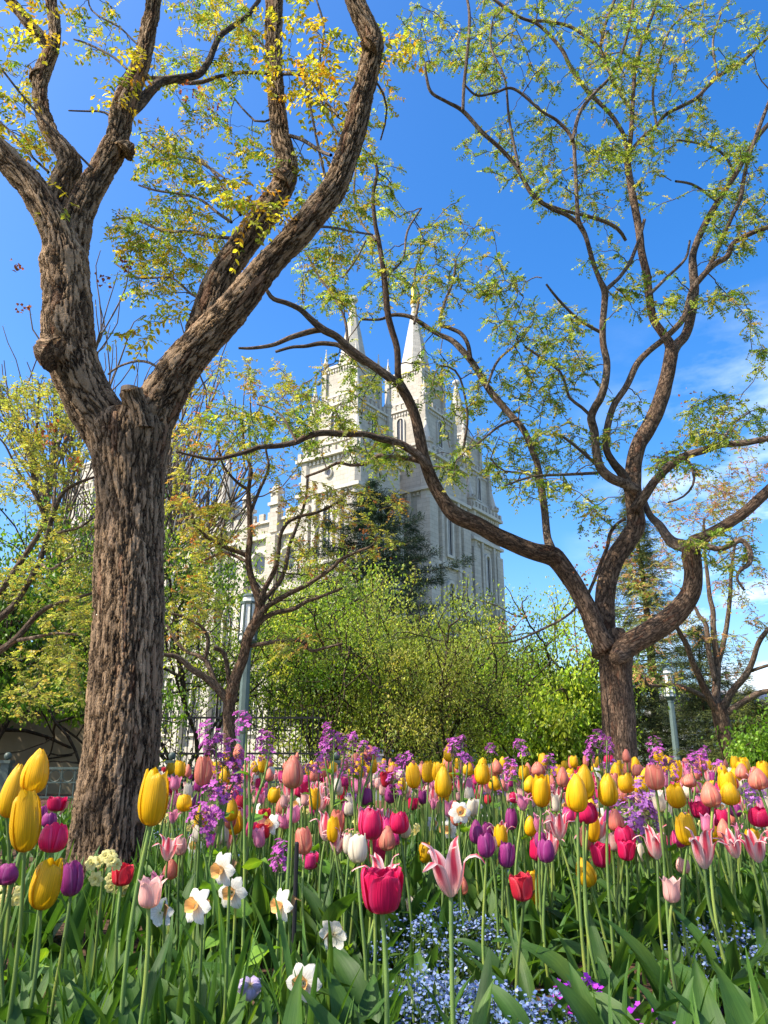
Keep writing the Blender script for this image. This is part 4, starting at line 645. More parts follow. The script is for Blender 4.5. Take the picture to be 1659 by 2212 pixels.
grown('bare_tree', gxy(20, 40), 28, 'tall leafless grey tree behind the yellow-green tree', 'tree', [(.30, .25, .18)], [1], nst=1, lean=.05, leafs=3, kids=(8, 6, 5), leaf=(.10, .05), sig=.2, bark='bark_twig', up=.55, spread=.6, rad=.22, first=.45)
grown('bare_tree', gxy(150, 44), 26, 'second leafless grey tree just left of the big trunk', 'tree', [(.30, .25, .18)], [1], nst=1, lean=.05, leafs=3, kids=(8, 6, 5), leaf=(.10, .05), sig=.2, bark='bark_twig', up=.55, spread=.6, rad=.2, first=.45)
grown('leafy_tree', (-6.2, .9), 8.3, 'unseen leafy tree added outside the view to dapple the closest flowers with shade', 'tree', FRESH, [4, 4, 3], nst=3, lean=.2, leafs=8, leaf=(.09, .06), sig=.2, rad=.08, spread=.65, keep=lambda p_: (p_[:, 0]+.75*np.abs(p_[:, 1])).max() < -.9)  # unseen tree, added out of view to throw dappled shade on the foreground
# --- conifers
def conifer(name, base, hgt, rb, label, cols, wts, tiers=26, per=9, z0=.08, droop=.12, nl=.14, dens=26, group=None, flat=.5, pw=.8):
    T = Tree(name, (base[0], base[1], 0), label, 'conifer', group); g = G(); q = G()
    P_, r_, S = smooth_path([(0, 0, -.1), (rng.normal(0, .1), 0, hgt*.5), (0, 0, hgt)], [hgt*.018, hgt*.011, .02], .3); tube(q, P_, r_, S, 10, 0, .01, 5); q.build('trunk', M['bark_dark'], T.root, smooth=True)
    Bt, Bb, Ba, Bn = [], [], [], []
    for i in range(tiers):
        f = i/(tiers-1); z = hgt*(z0+(1-z0)*f**.9*.985); Lb = rb*(1-f)**pw*rng.uniform(.75, 1.15)+.12
        for k in range(per):
            a = 6.283*(k+rng.random())/per+i; L = Lb*rng.uniform(.45, 1.2); d = np.array((math.cos(a), math.sin(a), 0.)); s = np.linspace(0, 1, 6)
            b = np.c_[d[0]*L*s, d[1]*L*s, z+rng.normal(0, .1)-droop*L*s*(1.4-s)*1.6+.25*L*s**3*droop*4]; Bt.append(b)
            n_ = int(dens*(L/rb)*1.3)+5; t = rng.uniform(.15, 1, n_)*4.99; ii = t.astype(int); c = b[ii]+(b[ii+1]-b[ii])*(t-ii)[:, None]
            sd_ = np.array((-d[1], d[0], 0)); w_ = (1.1-t/5)*.34*L; off = rng.uniform(-1, 1, n_)*w_
            Bb.append(c+sd_*off[:, None]*.8+rng.normal(0, .03, (n_, 3))); Ba.append(unit(d*1.0+sd_*np.sign(off)[:, None]*.7+rng.normal(0, .25, (n_, 3))+np.array((0, 0, -.15)))); Bn.append(unit(np.array((0, 0, 1.))+rng.normal(0, flat, (n_, 3))))
    Bt = np.array(Bt); q = G(); twigs(q, Bt, np.linspace(.03, .006, 6)[None]*np.ones((len(Bt), 1))*hgt/12, 4); tag(q.build('branches', M['bark_dark'], T.root), kind='stuff')
    B, A, Nn = map(np.concatenate, (Bb, Ba, Bn)); B = np.repeat(B, 9, 0)+rng.normal(0, nl*.35, (len(B)*9, 3)); A = unit(np.repeat(A, 9, 0)+rng.normal(0, .35, B.shape)); Nn = np.repeat(Nn, 9, 0)
    leafset(g, B, A, Nn, nl*rng.uniform(.7, 1.4, len(B)), nl*.13, palette(len(B), cols, wts, .22)); g.build('crown', M['needle'], T.root)
conifer('spruce', gxy(800, 44), 16.8, 9.5, 'dark blue-green spruce with drooping boughs in front of the temple', [(.02, .045, .025), (.03, .06, .03), (.05, .075, .03)], [3, 3, 1], tiers=17, per=8, nl=.34, dens=95, droop=.07, z0=.25, pw=.66, flat=.22)
conifer('cedar', gxy(1425, 34), 13.2, 3.1, 'light olive cedar with layered boughs behind the fork', [(.13, .16, .035), (.09, .12, .03), (.18, .18, .045)], [3, 3, 2], tiers=24, per=8, nl=.24, dens=30, droop=.05)
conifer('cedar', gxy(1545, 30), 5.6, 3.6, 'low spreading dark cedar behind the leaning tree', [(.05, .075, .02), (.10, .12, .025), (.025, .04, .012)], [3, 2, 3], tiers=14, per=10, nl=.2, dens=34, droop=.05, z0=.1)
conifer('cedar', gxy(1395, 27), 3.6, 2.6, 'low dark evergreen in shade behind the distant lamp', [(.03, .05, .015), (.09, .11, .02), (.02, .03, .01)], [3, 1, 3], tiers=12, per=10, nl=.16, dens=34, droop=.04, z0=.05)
conifer('cedar', gxy(1640, 24), 2.7, 2.6, 'low yellow-tipped evergreen at the right below the clapboard building', [(.13, .15, .02), (.06, .08, .015), (.02, .03, .01)], [3, 2, 2], tiers=11, per=10, nl=.15, dens=34, droop=.04, z0=.05)
# ------------------------------------------------------------ flowers
def petalmat(name, base, body, edge=None, flame=None, trans=.35):
    m, t, p = mat(name, rough=.42, spec=.3); lk = t.links.new
    u = nd(t, 'ShaderNodeUVMap', uv_map='uv'); s = nd(t, 'ShaderNodeSeparateXYZ'); lk(u.outputs[0], s.inputs[0])
    r = ramp(t, [(0.0, base), (.28, body), (1.0, body)], s.outputs[1]); c = r.outputs[0]
    ab = nd(t, 'ShaderNodeMath', operation='SUBTRACT', i1=.5); lk(s.outputs[0], ab.inputs[0]); ac = nd(t, 'ShaderNodeMath', operation='ABSOLUTE'); lk(ab.outputs[0], ac.inputs[0])
    mp_ = nd(t, 'ShaderNodeMapping'); mp_.inputs['Scale'].default_value = (22, 1.3, 1); lk(u.outputs[0], mp_.inputs[0])
    nz = nd(t, 'ShaderNodeTexNoise', Scale=1.0, Detail=3.0); lk(mp_.outputs[0], nz.inputs['Vector'])
    if flame:      # streak up the middle of the petal
        jj = nd(t, 'ShaderNodeMath', operation='MULTIPLY_ADD', i1=.22); lk(nz.outputs[0], jj.inputs[0]); lk(ac.outputs[0], jj.inputs[2])
        fm = nd(t, 'ShaderNodeMapRange', interpolation_type='SMOOTHSTEP', i1=.42, i2=.20); lk(jj.outputs[0], fm.inputs[0])
        fv = nd(t, 'ShaderNodeMapRange', interpolation_type='SMOOTHSTEP', i1=.12, i2=.5); lk(s.outputs[1], fv.inputs[0])
        mm = nd(t, 'ShaderNodeMath', operation='MULTIPLY'); lk(fm.outputs[0], mm.inputs[0]); lk(fv.outputs[0], mm.inputs[1])
        mx_ = nd(t, 'ShaderNodeMixRGB'); lk(mm.outputs[0], mx_.inputs[0]); lk(c, mx_.inputs[1]); mx_.inputs[2].default_value = (*flame, 1); c = mx_.outputs[0]
    if edge:
        fe_ = nd(t, 'ShaderNodeMapRange', interpolation_type='SMOOTHSTEP', i1=.30, i2=.5, i4=.8); lk(ac.outputs[0], fe_.inputs[0])
        mx_ = nd(t, 'ShaderNodeMixRGB'); lk(fe_.outputs[0], mx_.inputs[0]); lk(c, mx_.inputs[1]); mx_.inputs[2].default_value = (*edge, 1); c = mx_.outputs[0]
    st = nd(t, 'ShaderNodeMapRange', i1=.3, i2=.7, i3=.66, i4=1.14); lk(nz.outputs[0], st.inputs[0])
    oi = nd(t, 'ShaderNodeObjectInfo'); ov = nd(t, 'ShaderNodeMapRange', i3=.82, i4=1.14); lk(oi.outputs['Random'], ov.inputs[0])
    mu = nd(t, 'ShaderNodeMath', operation='MULTIPLY'); lk(st.outputs[0], mu.inputs[0]); lk(ov.outputs[0], mu.inputs[1])
    sc_ = nd(t, 'ShaderNodeVectorMath', operation='SCALE'); lk(c, sc_.inputs[0]); lk(mu.outputs[0], sc_.inputs['Scale']); lk(sc_.outputs[0], p.inputs['Base Color'])
    tr = nd(t, 'ShaderNodeBsdfTranslucent'); lk(sc_.outputs[0], tr.inputs[0]); ms = nd(t, 'ShaderNodeMixShader', i0=trans); lk(p.outputs[0], ms.inputs[1]); lk(tr.outputs[0], ms.inputs[2])
    bp = nd(t, 'ShaderNodeBump', Strength=.5, Distance=.003); lk(nz.outputs[0], bp.inputs['Height']); lk(bp.outputs[0], p.inputs['Normal'])
    lk(ms.outputs[0], t.nodes['Material Output'].inputs[0]); return m
def greenmat(name, c1, c2, trans=.38, rough=.5, stripes=40):
    m, t, p = mat(name, rough=rough, spec=.3); lk = t.links.new
    u = nd(t, 'ShaderNodeUVMap', uv_map='uv'); mp_ = nd(t, 'ShaderNodeMapping'); mp_.inputs['Scale'].default_value = (stripes, 2, 1); lk(u.outputs[0], mp_.inputs[0])
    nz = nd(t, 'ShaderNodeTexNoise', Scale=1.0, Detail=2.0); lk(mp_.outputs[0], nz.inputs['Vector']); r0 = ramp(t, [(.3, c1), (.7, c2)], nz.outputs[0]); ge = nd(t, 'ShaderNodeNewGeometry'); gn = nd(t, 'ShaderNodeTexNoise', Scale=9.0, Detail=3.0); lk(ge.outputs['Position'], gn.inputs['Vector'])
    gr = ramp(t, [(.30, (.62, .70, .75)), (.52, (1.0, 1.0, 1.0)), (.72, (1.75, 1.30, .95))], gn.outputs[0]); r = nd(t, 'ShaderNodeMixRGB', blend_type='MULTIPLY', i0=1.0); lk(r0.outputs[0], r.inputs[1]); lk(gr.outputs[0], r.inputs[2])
    oi = nd(t, 'ShaderNodeObjectInfo'); ov = nd(t, 'ShaderNodeMapRange', i3=.75, i4=1.2); lk(oi.outputs['Random'], ov.inputs[0])
    sc_ = nd(t, 'ShaderNodeVectorMath', operation='SCALE'); lk(r.outputs[0], sc_.inputs[0]); lk(ov.outputs[0], sc_.inputs['Scale']); lk(sc_.outputs[0], p.inputs['Base Color'])
    tr = nd(t, 'ShaderNodeBsdfTranslucent'); mu = nd(t, 'ShaderNodeMixRGB', blend_type='MULTIPLY', i0=1.0, i2=(1.6, 1.5, .5, 1)); lk(sc_.outputs[0], mu.inputs[1]); lk(mu.outputs[0], tr.inputs[0])
    ms = nd(t, 'ShaderNodeMixShader', i0=trans); lk(p.outputs[0], ms.inputs[1]); lk(tr.outputs[0], ms.inputs[2]); lk(ms.outputs[0], t.nodes['Material Output'].inputs[0])
    bp = nd(t, 'ShaderNodeBump', Strength=.3, Distance=.002); lk(nz.outputs[0], bp.inputs['Height']); lk(bp.outputs[0], p.inputs['Normal']); return m
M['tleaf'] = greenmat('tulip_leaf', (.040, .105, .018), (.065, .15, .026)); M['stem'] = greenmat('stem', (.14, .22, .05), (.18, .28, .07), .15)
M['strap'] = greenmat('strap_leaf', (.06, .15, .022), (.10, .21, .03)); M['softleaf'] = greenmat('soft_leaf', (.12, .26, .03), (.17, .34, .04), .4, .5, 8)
M['spathe'] = mat('spathe', color=(.30, .17, .07), rough=.8)[0]
PM = {'Y': petalmat('petal_yellow', (.76, .38, .01), (.90, .53, .008)), 'S': petalmat('petal_salmon', (.74, .42, .22), (.82, .25, .17), (.88, .45, .26)), 'C': petalmat('petal_crimson', (.70, .10, .16), (.70, .012, .10), (.78, .06, .20)),
      'P': petalmat('petal_purple', (.42, .18, .30), (.34, .035, .20), (.46, .12, .32)), 'L': petalmat('petal_flamed', (.86, .80, .66), (.86, .50, .48), (.90, .72, .70), (.80, .07, .12)), 'W': petalmat('petal_cream', (.80, .72, .42), (.86, .76, .58)),
      'K': petalmat('petal_pink', (.85, .70, .68), (.80, .24, .40), (.86, .45, .58)), 'R': petalmat('petal_red', (.72, .10, .08), (.75, .03, .06), (.82, .12, .14)), 'B': petalmat('petal_blush', (.86, .74, .60), (.86, .48, .42), (.88, .66, .58)), 'H': petalmat('petal_hot_pink', (.85, .45, .50), (.84, .055, .26), (.88, .22, .42)), 'D': petalmat('petal_plum', (.24, .07, .14), (.18, .014, .09))}
PM['N'] = petalmat('petal_white', (.84, .80, .52), (.86, .84, .74)); PM['NY'] = petalmat('petal_pale_yellow', (.82, .74, .22), (.86, .78, .30)); PM['NO'] = petalmat('cup_orange', (.88, .66, .26), (.88, .50, .17)); PM['V'] = petalmat('petal_violet', (.66, .34, .66), (.62, .13, .54)); PM['V2'] = petalmat('petal_mauve', (.66, .40, .74), (.56, .20, .66))
PM['X'] = petalmat('petal_pansy', (.5, .3, .02), (.05, .015, .11)); PM['XW'] = petalmat('petal_pansy_pale', (.5, .4, .1), (.55, .45, .68))
def petal(g, phi, r, z, hw, k, nu=7, nv=12, wave=0., mi=0, tw=0.):
    v = np.linspace(0, 1, nv); q = np.linspace(0, 1, len(r)); sm = lambda a: np.interp(v, q, a)
    r, z, hw, k = sm(r), sm(z), sm(hw), np.maximum(sm(k), .05); u = np.linspace(-1, 1, nu)
    an = u[None]*hw[:, None]/k[:, None]; rad = r[:, None]-k[:, None]+k[:, None]*np.cos(an); tg = k[:, None]*np.sin(an); zz = z[:, None]*np.ones_like(an)-.03*(u[None]**2)*v[:, None]
    rad = rad+wave*np.sin(u[None]*4+phi*3)*v[:, None]**2; zz = zz+wave*.5*np.cos(u[None]*5+phi)*v[:, None]**3; ph = phi+tw*v[:, None]
    V = np.stack([rad*np.cos(ph)-tg*np.sin(ph), rad*np.sin(ph)+tg*np.cos(ph), zz], -1).reshape(-1, 3)
    i, j = np.meshgrid(np.arange(nu-1), np.arange(nv-1)); b = (j*nu+i).ravel(); uu, vv = np.meshgrid(u*.5+.5, v)
    g.add(V, np.c_[b, b+1, b+nu+1, b+nu], mi, uv=np.c_[uu.ravel(), vv.ravel()])
def cup(kind, seed, full=1.):
    q = np.random.default_rng(seed); g = G()
    if kind == 'cup':
        for i in range(6):
            inn = i % 2; s = .86 if inn else 1.; t = q.uniform(-.08, .10); o_ = q.uniform(-.02, .05) if inn else q.uniform(-.10, .01)
            petal(g, i*math.pi/3+q.normal(0, .06), np.array((.05, .26, .42, .49, .50, .46, .40, .30+t))*s, np.array((0, .03, .16, .32, .5, .70, .88, 1.0+o_))*1., (.05, .22, .37, .42, .41, .36, .27, .09), np.array((.1, .24, .36, .41, .42, .39, .36, .33))*s, wave=.02)
    elif kind == 'bud':
        for i in range(6):
            s = .87 if i % 2 else 1.; petal(g, i*math.pi/3+q.normal(0, .05), np.array((.05, .28, .45, .50, .47, .37, .24, .08))*s, np.array((0, .04, .18, .36, .55, .75, .9, 1.0))*(1.0 if i % 2 else q.uniform(.90, .97)), (.05, .22, .36, .40, .38, .31, .21, .07), np.array((.1, .24, .38, .42, .40, .34, .26, .2))*s, wave=.014)
    elif kind == 'open':
        for i in range(9):
            inn = i % 3; s = (1., .86, .7)[inn]; petal(g, i*math.pi*2/9*2+q.normal(0, .12), np.array((.05, .28, .42, .47, .49, .50, .50, .47+q.uniform(-.05, .08)))*s, np.array((0, .04, .16, .34, .54, .74, .9, 1.+q.uniform(-.08, .04))), (.05, .24, .38, .46, .46, .42, .32, .06), np.array((.1, .3, .42, .5, .55, .6, .6, .6))*s, wave=.045)
    elif kind == 'lily':
        for i in range(6):
            inn = i % 2; e = q.uniform(-.06, .1)
            if inn: petal(g, i*math.pi/3, (.04, .14, .22, .25, .24, .26, .34+e, .46+e), (0, .10, .30, .50, .70, .86, .97, 1.02), (.04, .12, .17, .17, .15, .11, .07, .004), (.1, .16, .22, .25, .25, .25, .25, .25), wave=.01)
            else: petal(g, i*math.pi/3+q.normal(0, .08), (.04, .15, .24, .28, .31, .40, .54+e, .64+e), (0, .10, .30, .48, .64, .74, .76+q.uniform(-.1, .06), .68+q.uniform(-.16, .10)), (.04, .12, .17, .17, .145, .11, .07, .004), (.1, .16, .22, .28, .3, .3, .3, .3), wave=.012, tw=q.normal(0, .12))
    else:           # small goblet with flared tips
        for i in range(6): petal(g, i*math.pi/3+q.normal(0, .06), np.array((.05, .25, .37, .40, .39, .40, .45, .52+q.uniform(-.06, .05)))*(.9 if i % 2 else 1), (0, .04, .18, .36, .56, .76, .92, 1.0), (.05, .2, .32, .36, .33, .26, .15, .01), (.1, .26, .37, .4, .4, .4, .4, .4), wave=.015)
    return g
SH = {'Y': ('cup', 'bud', 'cup'), 'S': ('bud', 'cup', 'bud'), 'C': ('open', 'cup', 'open'), 'P': ('bud', 'cup', 'cup'), 'L': ('lily', 'lily', 'lily'), 'W': ('cup', 'cup', 'goblet'), 'K': ('goblet', 'lily', 'goblet'), 'R': ('cup', 'open', 'cup'), 'B': ('goblet', 'cup', 'goblet'), 'D': ('bud', 'cup', 'bud'), 'H': ('open', 'goblet', 'cup')}
WD = {'Y': (.055, .082), 'S': (.052, .074), 'C': (.062, .066), 'P': (.046, .062), 'L': (.088, .082), 'W': (.046, .062), 'K': (.055, .06), 'R': (.05, .058), 'B': (.046, .058), 'D': (.042, .058), 'H': (.054, .06)}
BL = {k: [cup(s, 11*i+ord(k)).mesh('blossom', PM[k], True) for i, s in enumerate(v)] for k, v in SH.items()}
def ribbon(g, P_, W_, nrm=(0, -1, 0), nu=5, fold=.35, wav=0., seed=0, mi=0):
    K = len(P_); T = unit(np.gradient(P_, axis=0)); nrm = np.array(nrm, float); Nn = unit(nrm-(T@nrm)[:, None]*T); S = np.cross(T, Nn); u = np.linspace(-1, 1, nu); v = np.linspace(0, 1, K)
    V = P_[:, None]+S[:, None]*(u[None, :, None]*W_[:, None, None]*.5)+Nn[:, None]*((fold*np.abs(u)[None]**1.6*W_[:, None]*.5+wav*W_[:, None]*np.sin(v[:, None]*9+u[None]*2.5+seed)*np.abs(u)[None])[..., None])
    i, j = np.meshgrid(np.arange(nu-1), np.arange(K-1)); b = (j*nu+i).ravel(); uu, vv = np.meshgrid(u*.5+.5, v)
    g.add(V.reshape(-1, 3), np.c_[b, b+1, b+nu+1, b+nu], mi, uv=np.c_[uu.ravel(), vv.ravel()])
def leafpath(L, lean, bend, K=14, tw=0.):   # rises from the origin, leans to +X and bends over
    s = np.linspace(0, 1, K); a = lean+bend*s**1.8; d = np.c_[np.sin(a), .25*np.sin(tw+s*2)*s, np.cos(a)]; P_ = np.cumsum(d*L/K, 0); return P_-P_[0]
def mk_tleaf(seed):
    q = np.random.default_rng(seed); g = G(); P_ = leafpath(1., q.uniform(.15, .45), q.uniform(.2, 1.5), 16, q.uniform(-1, 1)); s = np.linspace(0, 1, 16)
    W_ = q.uniform(.13, .20)*np.interp(s, (0, .1, .35, .6, .85, 1), (.35, .7, 1, .92, .45, .02)); ribbon(g, P_, W_, (-.9, .1, .5), 5, q.uniform(.25, .6), q.uniform(.05, .22), seed); return g.mesh('leaf', M['tleaf'], True)
TL = [mk_tleaf(s) for s in range(8)]
def mk_stem(seed):
    q = np.random.default_rng(seed); g = G(); s = np.linspace(0, 1, 12); b = q.uniform(-.04, .04, 2); P_ = np.c_[b[0]*np.sin(s*np.pi), b[1]*np.sin(s*np.pi*1.3)*(1-s), s]; n_ = 7; a = np.arange(n_)/n_*2*np.pi
    V = P_[:, None]+np.stack([np.cos(a)*.0040, np.sin(a)*.0040, a*0], -1)[None]*(1.15-.3*s)[:, None, None]; i = np.arange(n_); j = (i+1) % n_; k = np.arange(11)[:, None]*n_
    g.add(V.reshape(-1, 3), np.stack([k+i, k+j, k+n_+j, k+n_+i], -1).reshape(-1, 4), 0, uv=np.tile(np.c_[a/6.28, a*0], (12, 1))); return g.mesh('stem', M['stem'], True)
ST = [mk_stem(s) for s in range(5)]
def leavesmesh(seed):
    q = np.random.default_rng(seed); g = G()
    for k in range(3):
        h = G(); P_ = leafpath(q.uniform(.22, .34), q.uniform(.1, .4), q.uniform(.1, 1.2), 9); s = np.linspace(0, 1, 9); a = q.uniform(0, 6.28); c, si = math.cos(a), math.sin(a); Rm = np.array(((c, -si, 0), (si, c, 0), (0, 0, 1)))
        ribbon(g, P_@Rm.T, .045*np.interp(s, (0, .1, .35, .6, .85, 1), (.35, .7, 1, .92, .45, .02)), np.array((-.9, .1, .5))@Rm.T, 4, .4, .1, seed)
    return g.mesh('leaves', M['tleaf'], True)
LV = [leavesmesh(100+s) for s in range(6)]
def tulip(kind, P_, w_, h_, label, group=None, near=True, lean=(0, 0), var=None, nleaf=2):   # P_ = base of the blossom
    q = rng; x, y, z = P_; bx, by = x-lean[0]*z, y-lean[1]*z
    e = empty('tulip', (bx, by, 0), label, 'tulip', group); L = math.sqrt((x-bx)**2+(y-by)**2+z*z)
    e.rotation_euler = Vector((x-bx, y-by, z)).to_track_quat('Z', 'Y').to_euler()
    v = int(q.integers(0, 3)) if var is None else var; sc_ = 1.0
    link('stem', ST[int(q.integers(0, 5))], e, scale=(sc_, sc_, L))
    link('blossom', BL[kind][v], e, (0, 0, L-.002), (q.normal(0, .06), q.normal(0, .06), q.uniform(0, 6.28)), (w_, w_, h_))
    if near:
        a0 = q.uniform(0, 6.28)
        for i in range(nleaf):
            s = min(q.uniform(.26, .40), (.62-.16*y)*q.uniform(.75, 1.1) if y < 2.4 else 1); link('leaf', TL[int(q.integers(0, 8))], e, (0, 0, .0), (0, 0, a0+i*2.4+q.normal(0, .4)), (s, s*q.uniform(.8, 1.1), s*q.uniform(.85, 1.1)))
    else: link('leaves', LV[int(q.integers(0, 6))], e, (0, 0, 0), (0, 0, q.uniform(0, 6.28)), (1, 1, q.uniform(.85, 1.25)))
    return e
def hero(kind, x, yt, yb, w_, label, var=None, wr=None, lean=None, D=None):
    W_ = wr or WD[kind][0]; s = W_/w_
    Y = D or s*2212*(F*math.cos(TH)-(1106-yb)/2212*math.sin(TH)); s = px(yb, Y); b = pt(x, yb, Y); b[2] = max(b[2], .12)
    if lean is None: lean = (rng.normal(0, .03), rng.normal(0, .03))
    return tulip(kind, b, w_*s, (yb-yt)*s*1.02, label, None, True, lean, var, 3)
